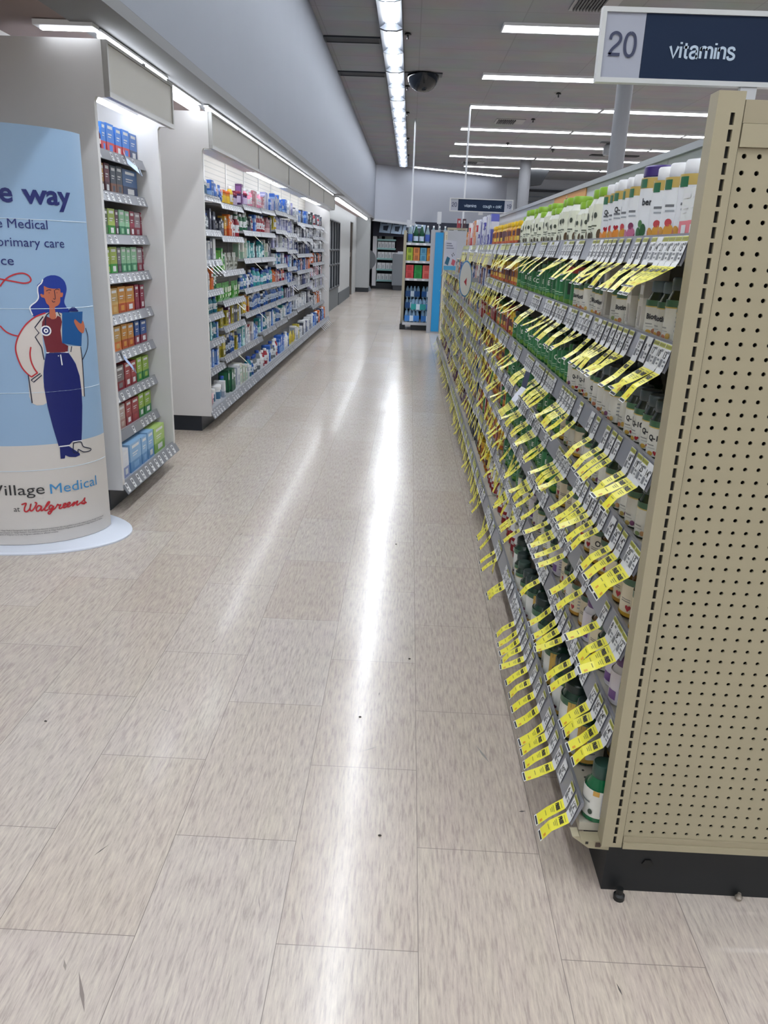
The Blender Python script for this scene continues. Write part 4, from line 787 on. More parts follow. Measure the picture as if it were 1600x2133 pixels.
# ---------------------------------------------------------------- narrow case: boxes traced shelf by shelf
CN = {}
def cart(c1, c2, w_, h, d_=.07, st_=0):
    k = ('c', c1, c2, round(w_, 3), round(h, 3), round(d_, 2), st_)
    if k not in PROTO: carton(k, w_, d_, h, c1, c2, style=st_)
    return k
BX, MR, LM, MT, OR, BL2, RD, GR = ('#3f7fd6','#c8474d'), ('#8c2440','#7a1a34'), ('#9fb458','#2f8a3a'), ('#8fbf9c','#2f7a56'), ('#c88a3c','#a84a24'), ('#2a5298','#8a3a4a'), ('#a03a40','#8a2a34'), ('#96b84a','#2f7a40')
GM = ('#9a8a92','#7a1230')
CNAME = {BX: 'blue and red', MR: 'maroon', LM: 'lime green', MT: 'mint green', OR: 'orange', BL2: 'deep blue', RD: 'red', GR: 'bright green', GM: 'grey and maroon'}
U1 = [[(215,223,BX),(225,240,BX),(243,255,BX),(257,271,BX),(272,286,('#4a78c0','#3a4a70','pale blue flat'))],
 [(213,218,('#a87a3a','#5a3a2a','tan and brown')),(220,230,('#6a3446','#4a2030','plum')),(232,243,('#4a5262','#8a5a4a','slate grey')),(244,256,('#47505f','#7a5a50','dark slate')),(257,286,('#3f6496','#2a3a60','wide blue'))],
 [(220,226,('#5f6a58','#2c6a36','grey green')),(227,241,LM),(242,248,('#6a4a5c','#4a3040','dusky purple')),(250,261,MT),(262,271,MT),(272,281,MR),(282,293,GM),(294,304,MR)],
 [(226,231,LM),(232,246,LM),(247,254,('#77727e','#4a3a4a','grey purple')),(255,265,MT),(266,274,MT),(275,287,MT),(288,298,GM),(299,311,MR)],
 [(232,247,('#c2a26a','#b88a4a','tan')),(248,263,OR),(264,281,OR),(283,291,MR),(294,302,MR)],
 [(239,254,('#c39a58','#d0743a','tan and orange')),(256,268,OR),(269,281,OR),(284,293,BL2),(296,308,BL2)],
 [(243,260,('#7a7074','#7a1e2c','grey and dark red')),(262,274,RD),(275,286,RD),(288,298,GR),(300,312,GR)],
 [(249,262,('#b8a49c','#a07a74','pinkish')),(264,276,RD),(277,291,RD),(292,302,GR),(304,317,GR)],
 [(257,269,('#d4d6dd','#8a96c0','white')),(273,296,('#86aed4','#5f8fc0','light blue')),(298,309,('#86aed4','#5f8fc0','light blue')),(311,323,('#86aed4','#5f8fc0','light blue')),(325,346,('#a8c470','#7ea854','pale lime'))]]
U1Y = [330, 395, 485, 570, 645, 735, 805, 880, 970]
for l, row in enumerate(U1):
    z = (U1S[0]+[.148])[l]-.008; lasty = 4.02
    for k, it in enumerate(row):
        px0, px1, c = it; d_ = .07 if l < 8 else .10; xf = -1.625 if l < 8 else -1.545
        py = U1Y[l]; ya = max(at(px0, py, 0, xf).y, lasty+.002); yb = at(px1, py, 0, xf).y
        yb = min(yb, 4.93); w_ = max(.02, yb-ya); lasty = ya+w_
        h = [.148, .148, .138, .142, .145, .138, .142, .142, .165][l]*(1 if k % 2 else .97)
        if l and h > (U1S[0][l-1]-.05-z): h = U1S[0][l-1]-.055-z
        nm = CNAME.get(c, c[-1] if len(c) > 2 else '')
        put('remedy_box', 'box', cart(c[0], c[1], w_, h, d_), xf-d_/2, ya+w_/2, z, 0, '%s remedy box, %s along the narrow case\'s %s' % (nm, ordn(k+1), (ordn(l+1)+' shelf') if l < 8 else 'bottom deck'), 'remedy boxes in the narrow case')
bottle('maroonb', .02, .12, P('#5a2430', .3), '#e3dede', .7, .2, None, '#e6dada', (.3, .5), (), None, .78)
put('remedy_bottle', 'bottle', 'maroonb', -1.65, at(209, 330, 0, -1.65).y-.03, U1S[0][0]-.008, 0, 'small maroon bottle at the near end of the narrow case top shelf', None)
# ---------------------------------------------------------------- long case: goods by bay and shelf
# letter codes -> (shape, colours..., words)
K = {'n':('b','#232c55','#3a4a86','navy'), 'o':('b','#d8722a','#b84a20','orange'), 'w':('b','#d9dade','#9aa3b4','white'), 'u':('b','#2f62b8','#8fb0dc','blue'), 't':('b','#2f8f96','#bfe0e0','teal'), 'g':('b','#2f7a44','#8abf6a','green'),
     'l':('b','#8f90b8','#b9bad2','lavender'), 'k':('b','#2a2c38','#5a5d70','black'), 'y':('b','#b8a93a','#7a7020','olive yellow'), 'm':('b','#a06a74','#d0aeb2','dusty pink'), 's':('b','#a9acb4','#d6d8dc','silver'), 'r':('b','#a63a40','#d8c8c8','red'), 'v':('b','#5b3068','#8a5a9a','violet'), 'a':('b','#c9c7bd','#8fb09a','pale green'), 'd':('b','#1f4a36','#2f6a4a','dark green'), 'c':('b','#c89a3c','#a8481f','amber'),
     'G':('t',0,'green'), 'N':('t',1,'navy'), 'T':('t',2,'teal'), 'W':('t',3,'white'), 'V':('t',4,'violet'), 'R':('t',5,'red'), 'O':('t',6,'orange'), 'U':('t',7,'blue'), 'L':('t',8,'lavender'), 'S':('t',9,'silver'), 'A':('t',10,'aqua'), 'P':('t',11,'pink'), 'Y':('t',12,'yellow'), 'F':('t',13,'bright green'), 'H':('t',14,'grey'), 'J':('t',15,'pale grey'),
     '1':('p','#4f9a3c','#d7e0c8','leaf green'), '2':('p','#b9bab2','#6a6c60','grey'), '3':('p','#d9c63a','#a88a20','yellow'), '4':('j','#e3e4e6','#3f6a8a','#e6e6e8','white'), '5':('j','#4a2460','#c8b8d8','#8a2040','purple'), '6':('j','#d88a2c','#e8c23a','#d86a2a','orange'), '7':('p','#3a6ab8','#d8dce8','blue'), '8':('p','#cf8c98','#f0d0d4','pink'), '9':('j','#d8d9dc','#a0a2a8','#8a2a38','clear')}
U2G = [['nnoonw44uUW', 'TRWRHkkk', 'wskwwkss', 'GGyGWoGk', 'GGFGTTG', 'uUrrtTTu', 'uuWuwuuw', 'Wt8444wT3'],
 ['77466Y55v', 'kkccoWRWR', '1g122222d', '1111111O', 'yyvykys', 'yNNUyNu', '', 'ddwwaaaw3'],
 ['5v5PPPmm', 'GGGGkRuR', 'aaattkt', 'UTUWNUATA', 'yYcUNUUN', 'twwrwuuT', '', 'TUHHHWRu'],
 ['PPmlluu', 'RRROmkV', 'ttTTakkk', 'AATTUTA', 'UNUUNNU', 'tuuTwwTu', '', 'RWuHHHWRW'],
 ['lulunuJu', 'yYlllll', 'lklssLL', 'stuTust', 'ommOVoR', 'UUNUUUAU', 'TWTUNwtw', 'uuuWuWuu'],
 ['uuwwllk', 'llLLlss', 'lSlSLls', 'uvutlkk', 'lUuUlLu', 'klnlkls', 'WuUuwNu', '3333wwyy'],
 ['wnwuwukw', 'kksJskS', 'nnnskSk', 'unnukmm', 'nSskskw', 'wwsswsw', '', 'wwkwwnn'],
 ['uUuuwwkk', 'kSksNsk', 'kkSnsnk', 'nummmok', 'nnskwsw', 'wsWskws', '', 'wwnwwuu'],
 ['GkRTRkR', 'SskssSk', 'ksSkJss', 'rOokOWk', 'mlmksml', 'lsskslw', 'kJwkwso', 'NuNnoN'],
 ['kRkTRkG', 'SsSkkss', 'skkssJk', 'koOkOrk', 'mmlksmk', 'slskslk', 'sookwJw', 'nNuNoN']]
for bi in range(10):
    ya0, yb0 = U2B[bi], U2B[bi+1]
    if bi == 0: ya0 += .045
    if bi == 9: yb0 -= .05
    lv = U2S[bi]+[.148]; codes = U2G[bi]
    for l, z in enumerate(lv):
        deck = l == len(lv)-1; cs = codes[7] if deck else codes[l]
        if not cs: continue
        zf = z-.008; top = (lv[l-1]-.055) if l else 2.0; gap = top-zf-.006
        y = ya0+.014; k = 0; xf = -1.622 if not deck else -1.548
        while y < yb0-.035:
            c = K[cs[min(len(cs)-1, int((y-ya0)/(yb0-ya0)*len(cs)))]]; k += 1
            hh = R.choice([.13, .15, .17, .19]) if not deck else R.choice([.14, .17, .2]); hh = min(hh, gap)
            if c[0] == 'b':
                w_ = R.choice([.05, .062, .075, .09]); kk = cart(c[1], c[2], w_, round(hh, 2)-.001 if round(hh, 2) <= hh else round(hh, 2)-.011, .06 if not deck else .09, R.randint(0, 2)); nm, shp, sc_ = 'toiletry_box', 'box', 1
            elif c[0] == 't':
                kk = 't%d' % c[1]; sc_ = hh/.15; w_ = .056*sc_; nm, shp = 'toiletry_bottle', 'bottle'
            elif c[0] == 'p':
                w_ = .085; hq = min(.15, gap); kk = ('p', c[1], round(hq, 2)); sc_ = min(1, hq/round(hq, 2))
                if kk not in PROTO: pouch(kk, w_, round(hq, 2), c[1], c[2])
                nm, shp = 'toiletry_pouch', 'pouch'
            else:
                hq = min(.12, gap); kk = ('j', c[1]); sc_ = hq/.12
                if kk not in PROTO: jar(kk, .04, .12, c[1], c[2], c[3])
                w_ = .084*sc_; nm, shp = 'toiletry_jar', 'jar'
            if y+w_ > yb0-.012: break
            dd = PROTO[kk].get('d', PROTO[kk]['w'])*sc_
            put(nm, shp, kk, xf-dd/2-.002-R.choice([0, 0, .006, .02]), y+w_/2, zf, 0, '%s toiletry %s, %s along the %s of the long case\'s bay %d' % (c[-1], shp, ordn(k), 'deck' if deck else ordn(l+1)+' shelf', bi+1), 'toiletries in the long case', sc_)
            y += w_+R.choice([.004, .006, .01, .03 if not deck else .05])
# ---------------------------------------------------------------- right rack goods
def pick(l, y):
    if l == 0:
        if y < 1.62: return 'box:#d9dcdc:#d8707a:white'
        if y < 1.80: return 'gold2'
        if y < 1.90: return 'goldp'
        if y < 2.32: return 'gold%d' % R.randint(0, 3)
        if y < 3.95: return 'cow%d' % R.randint(0, 1)
        if y < 5.3: return 'gum%d' % R.randint(0, 2)
        if y < 6.5: return R.choice(['box:#5a62b8:#c8cce0:blue violet', 'box:#d4d6e2:#4a4a9a:white and blue'])
        return R.choice(['box:#d98a3a:#e0b090:orange', 'box:#cf7a6a:#e4c8c0:salmon', 'box:#d9d9dc:#c8484e:white'])
    if y < 2.5:
        return {1: ['dkw0', 'dkw0', 'dkw2', 'dkw3', 'box:#cfcbc4:#a8a39a:tall grey white'], 2: ['dkw1', 'dkw1', 'dkw3', 'dkw4'], 3: ['dkw2', 'dkw4', 'dkw3', 'oil1'], 4: ['oil0', 'oil0', 'oil1', 'oil2'], 5: ['dkw4', 'oil2', 'dkw2', 'purplew'], 6: ['bigdk', 'bigdk', 'dkw4']}[l][R.randint(0, 3 if l not in (1, 6) else (4 if l == 1 else 2))]
    if l == 6:
        if y < 2.95: return R.choice(['bigdk', 'dkw4', 'dkw2'])
        if y < 4.35: return 'whitered'
        if y < 5.0: return R.choice(['gum2', 'gum1'])
        if y < 6: return R.choice(['box:#2c2c34:#55555e:black', 'box:#3a3a44:#8a8a92:dark grey'])
        return R.choice(['box:#6a3a6a:#b89ab8:purple', 'purplew', 'box:#d4d2d4:#7a3a5a:white and plum', 'box:#8a4a50:#c8b0b0:dull red'])
    if l == 5 and y < 3.3: return R.choice(['purplew', 'dkw4', 'dkw2'])
    if l == 1 and 2.5 <= y < 2.66: return 'greenred'
    if y < 3.9: return 'green%d' % R.randint(0, 3)
    if y < 5.2: return R.choice(['gum0', 'gum1', 'gum2'] + (['box:#8a2f34:#b85a50:dark red', 'green3'] if l > 1 else []))
    return R.choice(['box:#a03038:#d8b0a8:red', 'box:#2a4a90:#c0c8e0:blue', 'box:#d5d3cf:#8a8a90:white', 'box:#c8b43a:#8a6a2a:yellow', 'box:#7a4a3a:#c8a890:brown', 'box:#3a3c48:#9a9aa4:charcoal', 'box:#c05a34:#e0c0a8:rust', 'box:#5a7a6a:#c8d0c8:sage'])
DESC = {'gold': 'white bottle with gold band', 'goldp': 'large white bottle with purple cap', 'cow': 'cream bottle with lime green lid', 'gum': 'yellow lidded gummy bottle', 'green': 'green vitamin bottle', 'greenred': 'green bottle with red band', 'dkw': 'dark bottle with white label', 'oil': 'amber oil capsule bottle', 'bigdk': 'large dark green bottle', 'deckgreen': 'green bottle', 'whitered': 'white bottle with red label', 'purplew': 'white bottle with purple cap'}
def place_right(l, k, y, key, row):
    bay = bay_of(y); z = .1732 if l == 6 else rz(l, bay)-.012
    top = 1.8 if (l == 0 or (l == 1 and bay >= 5)) else (rz(5, bay)-.052 if l == 6 else rz(l-1, bay)-.052)
    p = PROTO[key]; s_ = min(1., (top-z-.006)/p['h']); dd = p.get('d', p['w'])*s_
    xf = .514 if l < 6 else (.462 if y < 2.9 else .497)
    x = xf+dd/2+row*(.1 if not str(key).startswith('big') else .104)+R.choice([0, 0, .004, .01])
    return x, z, s_
for l in range(7):
    y = GY0+.06; k = 0
    if l == 6:
        put('vitamin_bottle', 'bottle', 'deckgreen', .4965, 1.524, .1736, PI+.35, 'single green bottle with dark cap at the near end of the right rack bottom shelf', None); y = 1.70
    yend = 11.6 if l else 7.8
    while y < yend:
        c = pick(l, y)
        if c.startswith('box:'):
            _, c1, c2, wd_ = c.split(':'); far = y > 5.2
            w_ = R.choice([.045, .06, .075]) if far else .055; h_ = R.choice([.10, .12, .14]) if l or y > 1.7 else .092
            if y > 5.2 and l == 0: h_ = R.choice([.11, .13, .19, .2])
            if 'tall' in wd_: h_ = .14; w_ = .03
            key = cart(c1, c2, w_, h_, .05, R.randint(0, 2)); nm, cat, ds = 'supplement_box', 'box', wd_+' supplement box'
        else:
            key = c; nm, cat = 'vitamin_bottle', 'bottle'; ds = DESC.get(c, DESC.get(c.rstrip('0123456789')))
        w_ = PROTO[key]['w']
        for e in BAYS[1:-1]:
            if y < e+.005 and y+w_ > e-.004: y = e+.006
        if y+w_ > yend: break
        x, z, s_ = place_right(l, k, y, key, 0); k += 1; w_ *= s_
        put(nm, cat, key, x, y+w_/2, z+.0006, PI+(R.uniform(-.25, .25) if cat == 'bottle' else 0), '%s, %s along right rack\'s %s shelf' % (ds, ordn(k), SHN[l]), 'vitamins on the right rack', s_)
        if cat == 'bottle' and (y < 3.4 and l >= 2 or y < 5 and l == 0 or l == 6 and y < 4.4) and R.random() < .9:
            x, z, s2 = place_right(l, k, y, key, 1)
            if x+w_/2 < .79: put(nm, cat, key, x, y+w_/2, z+.0006, PI+R.uniform(-.3, .3), '%s, second row behind the %s along right rack\'s %s shelf' % (ds, ordn(k), SHN[l]), 'vitamins on the right rack', s2)
        y += w_+R.choice([.003, .005, .012])
        if l == 3 and 2.95 < y < 3.25: y = 3.3
        if l == 6 and 2.4 < y < 2.5: y += .05
def finalize():
    by = {}
    for it in ITEMS: by.setdefault(it[0], []).append(it)
    for nm, its in by.items():
        its.sort(key=lambda t: (t[3]-Vector((0, 0, CAMH))).length); rest = B()
        for i, (name, cat, key, loc, rot, sc_, label, grp) in enumerate(its):
            p = whole(key)
            if i >= 290:
                rest.add(p['all'], Matrix.Translation(loc) @ Matrix.Rotation(rot, 4, 'Z') @ Matrix.Scale(sc_, 4)); continue
            if (loc-Vector((0, 0, CAMH))).length < 3.3 and len(p['parts']) > 1:
                if p['pm'] is None: p['pm'] = [(n_, x.mesh(n_)) for n_, x in p['parts'] if x]
                o = bpy.data.objects.new(name, None); C.objects.link(o); o.empty_display_size = .05
                for n_, me in p['pm']:
                    c = bpy.data.objects.new(n_, me); C.objects.link(c); c.parent = o
            else:
                if p['mesh'] is None: p['mesh'] = p['all'].mesh(name)
                o = bpy.data.objects.new(name, p['mesh']); C.objects.link(o)
            o.location = loc; o.rotation_euler = (0, 0, rot); o.scale = (sc_,)*3; tag(o, label, cat, grp)
        if rest.f:
            o = tag(rest.build('distant_'+nm+'_rows'), 'smallest, most distant rows of %s goods far down the shelves' % nm.replace('_', ' '), 'goods'); o['kind'] = 'stuff'
finalize()
# ================================================================ FAR END OF THE AISLE
# drinks end display
EY = 14.95
ec = thing('end_display', 'beige end display of bottled water and soda boxes behind the blue panel', 'shelving unit', (.3, EY+.3, 0))
EX0, EX1 = -.135, .80
b = B(); b.box(EX0, EX0+.05, EY, EY+.55, 0.1, 1.73, P('#a59e8a', .5)); b.build('upright', ec); b = B(); b.box(EX1-.05, EX1, EY, EY+.55, .1, 1.73, P('#a59e8a', .5)); b.build('upright', ec)
b = B(); b.box(EX0+.051, EX1-.051, EY+.5, EY+.53, .1, 1.70, P('#23262e', .7)); b.build('back_panel', ec)
b = B(); b.box(EX0-.01, EX0+.09, EY-.25, EY+.5, 0, .099, P('#1b2027', .5)); b.build('foot', ec)
b = B(); b.box(.06, EX1, EY-.30, EY+.5, 0, .11, P('#1b2027', .5)); b.build('kick_base', ec)
def eshelf(z, y0, x0=EX0+.052):
    b = B(); b.box(x0, EX1-.052, y0, EY+.498, z-.045, z-.02, P('#8d9095', .4)); s_ = b.build('shelf', ec)
    b = B(); b.box(x0, EX1-.052, y0-.012, y0-.001, z-.055, z-.012, P('#b9bbc0', .35))
    for k in range(6): x = x0+.03+k*.14; b.box(x, x+.05, y0-.0135, y0-.0121, z-.05, z-.018, P('#e0e1e4', .4))
    b.build('price_rail', s_)
for z in (1.535, 1.225, .915): eshelf(z, EY+.02)
b = B(); b.box(-.10, EX1-.052, EY-.32, EY+.498, .115, .14, P('#9b9da2', .4)); b.box(-.10, EX1-.052, EY-.335, EY-.321, .095, .142, P('#b9bbc0', .35)); b.build('deck_shelf', ec)
def soda(x, y, z, w_, h, c1, c2, lab):
    b = B(); b.box(x+.002, x+w_-.002, y, y+.25, z, z+h, P(c1, .35)); y -= .0006
    b.poly([(x+w_*.25, y, z+h*.2), (x+w_*.75, y, z+h*.2), (x+w_*.75, y, z+h*.85), (x+w_*.25, y, z+h*.85)], P(c2, .4)); tag(b.build('soda_box'), lab, 'box', 'drink boxes on the end display')
for i, (c1, c2, nm) in enumerate([('#a3b83c', '#6f8a24', 'lime'), ('#d08446', '#a5603a', 'orange'), ('#5d9ab8', '#3f7ea0', 'pale blue'), ('#cf8a36', '#a8642a', 'amber'), ('#5d9ab8', '#3f7ea0', 'right pale blue'), ('#a3b83c', '#6f8a24', 'right lime')]):
    for j in range(2): soda(EX0+.06+i*.125, EY+.05, 1.206+j*.12, .118, .117, c1, c2, '%s drink box on the end display second shelf, %s layer' % (nm, ['lower', 'upper'][j]))
for i, (c1, c2, nm) in enumerate([('#c8484c', '#b03034', 'red'), ('#1f8f46', '#0f7a34', 'green'), ('#d4685e', '#c24c48', 'salmon'), ('#4a2f5a', '#5e4470', 'purple'), ('#4a2f5a', '#5e4470', 'right purple')]):
    for j in range(2): soda(EX0+.06+i*.155, EY+.05, .896+j*.122, .145, .119, c1, c2, '%s drink box on the end display third shelf, %s layer' % (nm, ['lower', 'upper'][j]))
bottle('bigb', .045, .32, G('#2d6a4e'), '#dfe3e8', .34, .1, None, '#b9c8dc', (.12, .38), (), None, .55, n=14, side=False)
bottle('bigc', .045, .31, G('#a9c4cf'), '#eef0f2', .34, .1, None, '#3a5aa8', (.12, .5), (), None, .55, n=14, side=False)
for i in range(7):
    k = ['bigc', 'bigb', 'bigb', 'bigc', 'bigc', 'bigc', 'bigc'][i]; p = whole(k); p['mesh'] = p['mesh'] or p['all'].mesh('drink_bottle'); o = bpy.data.objects.new('drink_bottle', p['mesh']); C.objects.link(o)
    o.location = (EX0+.115+i*.105, EY+.12, 1.516); o.rotation_euler = (0, 0, -PI/2)
    tag(o, '%s drink bottle on the end display top shelf, %s from the left' % ('green glass' if k == 'bigb' else 'clear', ordn(i+1)), 'bottle', 'drink bottles on the end display')
def waterpack(x, y, z, lab, nx_=4, ny_=2, col='#3f86c4'):
    t = thing('water_pack', lab, 'water pack', (x, y, z), 'shrink wrapped water packs')
    b = B()
    for i in range(nx_):
        for j in range(ny_): b.lathe([(.03, 0), (.032, .01), (.032, .13), (.028, .16), (.014, .19), (.014, .205)], 10, G('#9fc3e0', .1), x+.035+i*.066, y+.035+j*.066, z)
    b.build('bottles', t); W_, D_ = nx_*.066+.004, ny_*.066+.004
    b = B(); b.box(x, x+W_, y, y+D_, z+.02, z+.12, P(col, .2)); b.box(x+W_*.35, x+W_*.6, y-.001, y, z+.02, z+.12, P('#cfe0ee', .3)); b.build('wrap', t)
waterpack(-.06, EY-.30, .141, 'water pack on the end display deck, left one in front', col='#3f7fc8'); waterpack(.24, EY-.30, .141, 'water pack on the end display deck, right one in front', col='#2f6fb8'); waterpack(.53, EY-.30, .141, 'water pack on the end display deck, beside the right front one', 3)
waterpack(.05, EY-.30, .347, 'water pack with a lime band on the second layer', col='#2f9a9a'); waterpack(.33, EY-.30, .347, 'water pack stacked on the second layer behind the blue panel', col='#2f78b4')
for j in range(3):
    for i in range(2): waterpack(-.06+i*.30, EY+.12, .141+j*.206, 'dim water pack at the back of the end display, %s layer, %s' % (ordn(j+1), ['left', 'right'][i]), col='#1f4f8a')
# blue faced panel at the end of the rack
bp_ = thing('end_sign_panel', 'tall white panel with a bright blue face at the right rack far end', 'panel', (.5, 14.3, 0))
b = B(); b.box(.34, .95, 14.26, 14.30, .001, 1.74, P('#9b9ea5', .5)); b.build('panel', bp_)
b = B(); b.box(.418, .556, 14.245, 14.259, .03, 1.70, P('#1184bd', .5)); b.build('blue_face', bp_)
b = B(); b.box(.575, .625, 14.235, 14.259, .03, 1.72, P('#bdb7a6', .5))
for k in range(60): b.box(.602, .610, 14.2335, 14.2349, .1+k*.0262, .115+k*.0262, P('#1d1b18', .8))
b.build('slotted_upright', bp_); b = B(); b.box(.50, .55, 14.24, 14.259, 1.705, 1.735, P('#50535c', .5)); b.build('badge', bp_)
# white poster with pill pictures, framed board, small blades and boxes over the far rack
p0, p1 = at(927, 500, 1, 8.2), at(949, 563, 1, 8.2); t = thing('hanging_poster', 'white poster with blue and pink pill pictures hanging over the far right rack', 'poster', (p0.x, 8.2, p1.z))
b = B(); b.box(p0.x, p1.x, 8.2, 8.206, p1.z, p0.z, P('#c3c5d4', .5)); b.build('sheet', t); w_, h_ = p1.x-p0.x, p0.z-p1.z
b = B(); X = lambda u: p0.x+w_*u; Z = lambda v: p1.z+h_*v; y = 8.199
b.poly([(X(0), y, Z(0)), (X(1), y, Z(0)), (X(1), y, Z(.14)), (X(0), y, Z(.14))], P('#4fa3cf', .5)); b.poly([(X(.08), y, Z(.22)), (X(.35), y, Z(.15)), (X(.5), y, Z(.4)), (X(.25), y, Z(.46))], P('#1f5f7e', .5)); b.poly([(X(.6), y, Z(.2)), (X(.85), y, Z(.14)), (X(.95), y, Z(.32)), (X(.7), y, Z(.38))], P('#c05a6a', .5))
for k in range(3): b.poly([(X(.15), y, Z(.72+k*.08)), (X(.75-.1*k), y, Z(.72+k*.08)), (X(.75-.1*k), y, Z(.75+k*.08)), (X(.15), y, Z(.75+k*.08))], P('#7c7f92', .5))
for u, v in ((.6, .5), (.7, .55), (.65, .46), (.78, .5)): b.poly([(X(u), y, Z(v)), (X(u+.07), y, Z(v)), (X(u+.07), y, Z(v+.03)), (X(u), y, Z(v+.03))], P('#22242c', .5))
b.build('printed_picture', t)
b = B(); b.box(p1.x-.01, .487, 8.207, 8.215, 1.17, 1.19, P('#9a9da3', .4)); b.build('clip', t)
q0, q1 = at(932, 474, 1, 14.6), at(972, 502, 1, 14.6); t = thing('framed_board', 'beige framed board with sketch pictures above the far right rack', 'board', (q0.x, 14.6, q1.z))
b = B(); b.box(q0.x, q1.x, 14.55, 14.58, q0.z-.035, q0.z, P('#a49d8a', .5)); b.box(q0.x, q0.x+.035, 14.55, 14.58, 0, q0.z-.036, P('#a49d8a', .5)); b.box(q1.x-.035, q1.x, 14.55, 14.58, 0, q0.z-.036, P('#a49d8a', .5)); b.build('frame', t)
b = B(); b.box(q0.x+.036, q1.x-.036, 14.56, 14.57, 1.62, q0.z-.037, P('#6f736e', .7)); b.poly([(q0.x+.1, 14.559, 1.70), (q0.x+.2, 14.559, 1.69), (q0.x+.18, 14.559, 1.76), (q0.x+.12, 14.559, 1.78)], P('#d3d5d8', .5)); b.build('picture', t)
for k, (px, c, lab) in enumerate([(955, '#8a2a34', 'dark red box standing on the beige framed board'), (966, '#3a1f2a', 'plum black box standing on the beige framed board')]):
    q = at(px, 475, 1, 14.62); carton('top%d' % k, .07, .06, .15, c, c); p_ = whole('top%d' % k); o = bpy.data.objects.new('gift_box', p_['all'].mesh('gift_box')); C.objects.link(o); o.location = (q.x, 14.565, q0.z+.0005); tag(o, lab, 'box')
for k, (px, py0, py1, y, lab) in enumerate([(853, 458, 500, 15.46, 'narrow white sign blade seen edge on above the drinks display'), (916, 441, 470, 14.262, 'narrow white sign blade seen edge on above the blue panel')]):
    a_, c_ = at(px, py0, 1, y), at(px, py1, 1, y); zb = 1.7005 if k == 0 else 1.7405; b = B(); w_ = .045 if k == 0 else .035
    b.box(a_.x-w_, a_.x+w_, y, y+.02, max(c_.z, zb+.1), a_.z, P('#b9bcc2', .5)); b.box(a_.x-.01, a_.x+.01, y+.004, y+.016, zb, max(c_.z, zb+.1), P('#8d9096', .4)); tag(b.build('sign_blade'), lab, 'sign')
rod(866, 248, 1.74, 'left thin white rod rising from the drinks display to the ceiling'); rod(980, 218, 1.70, 'right thin white rod rising above the far aisle sign to the ceiling')
# round shelf talker and clear pocket rack halfway down the right rack
q = at(970, 581, 0, .40); t = thing('shelf_talker', 'oval white sign with a red arrow sticking out of the right rack', 'sign', (q.x, q.y, q.z))
b = B(); v = [(.40+.040*math.cos(a), q.y, q.z+.115*math.sin(a)) for a in [2*PI*k/24 for k in range(24)]]; b.prism(v, (0, .006, 0), P('#c5c6c4', .4)); b.build('plate', t)
b = B(); v = [(.40+.046*math.cos(a), q.y+.0065, q.z+.125*math.sin(a)) for a in [2*PI*k/24 for k in range(24)]]; b.prism(v, (0, .004, 0), P('#4a80b0', .4)); b.build('rim', t)
b = B(); b.poly([(.390, q.y-.001, q.z-.02), (.408, q.y-.001, q.z+.01), (.408, q.y-.001, q.z-.05)], P('#a0303c', .4)); b.build('arrow', t); b = B(); b.box(.446, .487, q.y, q.y+.01, q.z-.02, q.z+.01, P('#8d9096', .3)); b.build('clip', t)
# ---------------------------------------------------------------- photo and pharmacy counter under the back wall
CT = thing('wall_display', 'wall display of pale card shelves under a dark canopy at the far end', 'shelving unit', (-.9, 30.2, 0))
b = B(); b.box(-1.36, .9, 30.5, 30.6, 0, 2.3, P('#23252f', .7)); b.build('back_panel', CT)
b = B(); b.box(-1.36, -1.22, 29.3, 30.5, .1, 2.26, P('#d5d4da', .5)); b.build('side_panel', CT)
b = B(); b.box(-1.36, -.45, 29.4, 30.5, 0, .2, P('#1b2027', .5)); b.build('kick_base', CT)
for i, (z, w_, n_) in enumerate([(.30, .78, 5), (.68, .66, 4), (1.05, .80, 6), (1.40, .66, 5), (1.70, .66, 0), (1.97, .74, 0)]):
    b = B(); b.box(-1.21, -1.21+w_, 29.55, 30.49, z-.03, z, P('#8fb3b5', .4)); b.box(-1.21, -1.21+w_, 29.53, 29.549, z-.05, z+.012, P('#9ccaca', .35)); b.build('shelf', CT)
    for k in range(n_):
        x = -1.19+k*(w_-.04)/n_; b = B(); b.box(x, x+(w_-.04)/n_-.012, 29.6, 29.72, z+.0005, z+.22, P('#e1e2e6', .5)); b.box(x+.03, x+.08, 29.5985, 29.5999, z+.03, z+.14, P('#b9bcc4', .5))
        tag(b.build('card_box'), 'white card box on the far wall display, %s along the %s shelf from the floor' % (ordn(k+1), ordn(i+1)), 'box', 'white card boxes on the far display')
for k, (x, w_, z, c, lab) in enumerate([(-1.17, .10, 1.70, '#d9dade', 'white upright carton on the far display fifth shelf'), (-.95, .30, 1.70, '#c9cdc8', 'pale wide carton on the far display fifth shelf'), (-1.1, .16, 1.97, '#8f939c', 'grey carton on the far display top shelf'), (-.62, .14, 1.97, '#b3a583', 'tan carton on the far display top shelf')]):
    b = B(); b.box(x, x+w_, 29.7, 29.95, z+.0005, z+.22, P(c, .5)); tag(b.build('carton'), lab, 'box')
b = B(); b.box(-.55, .9, 30.42, 30.49, .2, 2.2, P('#3a2a35', .6)); tag(b.build('dark_partition'), 'dark plum partition behind the grey kiosk at the far end', 'partition')
ks = thing('kiosk', 'grey boxy self service kiosk on a dark plinth at the far end', 'kiosk', (-.35, 28.9, 0))
b = B(); b.box(-.62, -.02, 28.6, 29.2, .17, 1.22, P('#6f747b', .5)); b.build('cabinet', ks); b = B(); b.box(-.58, -.02, 28.65, 29.2, 0, .17, P('#33373d', .5)); b.build('plinth', ks)
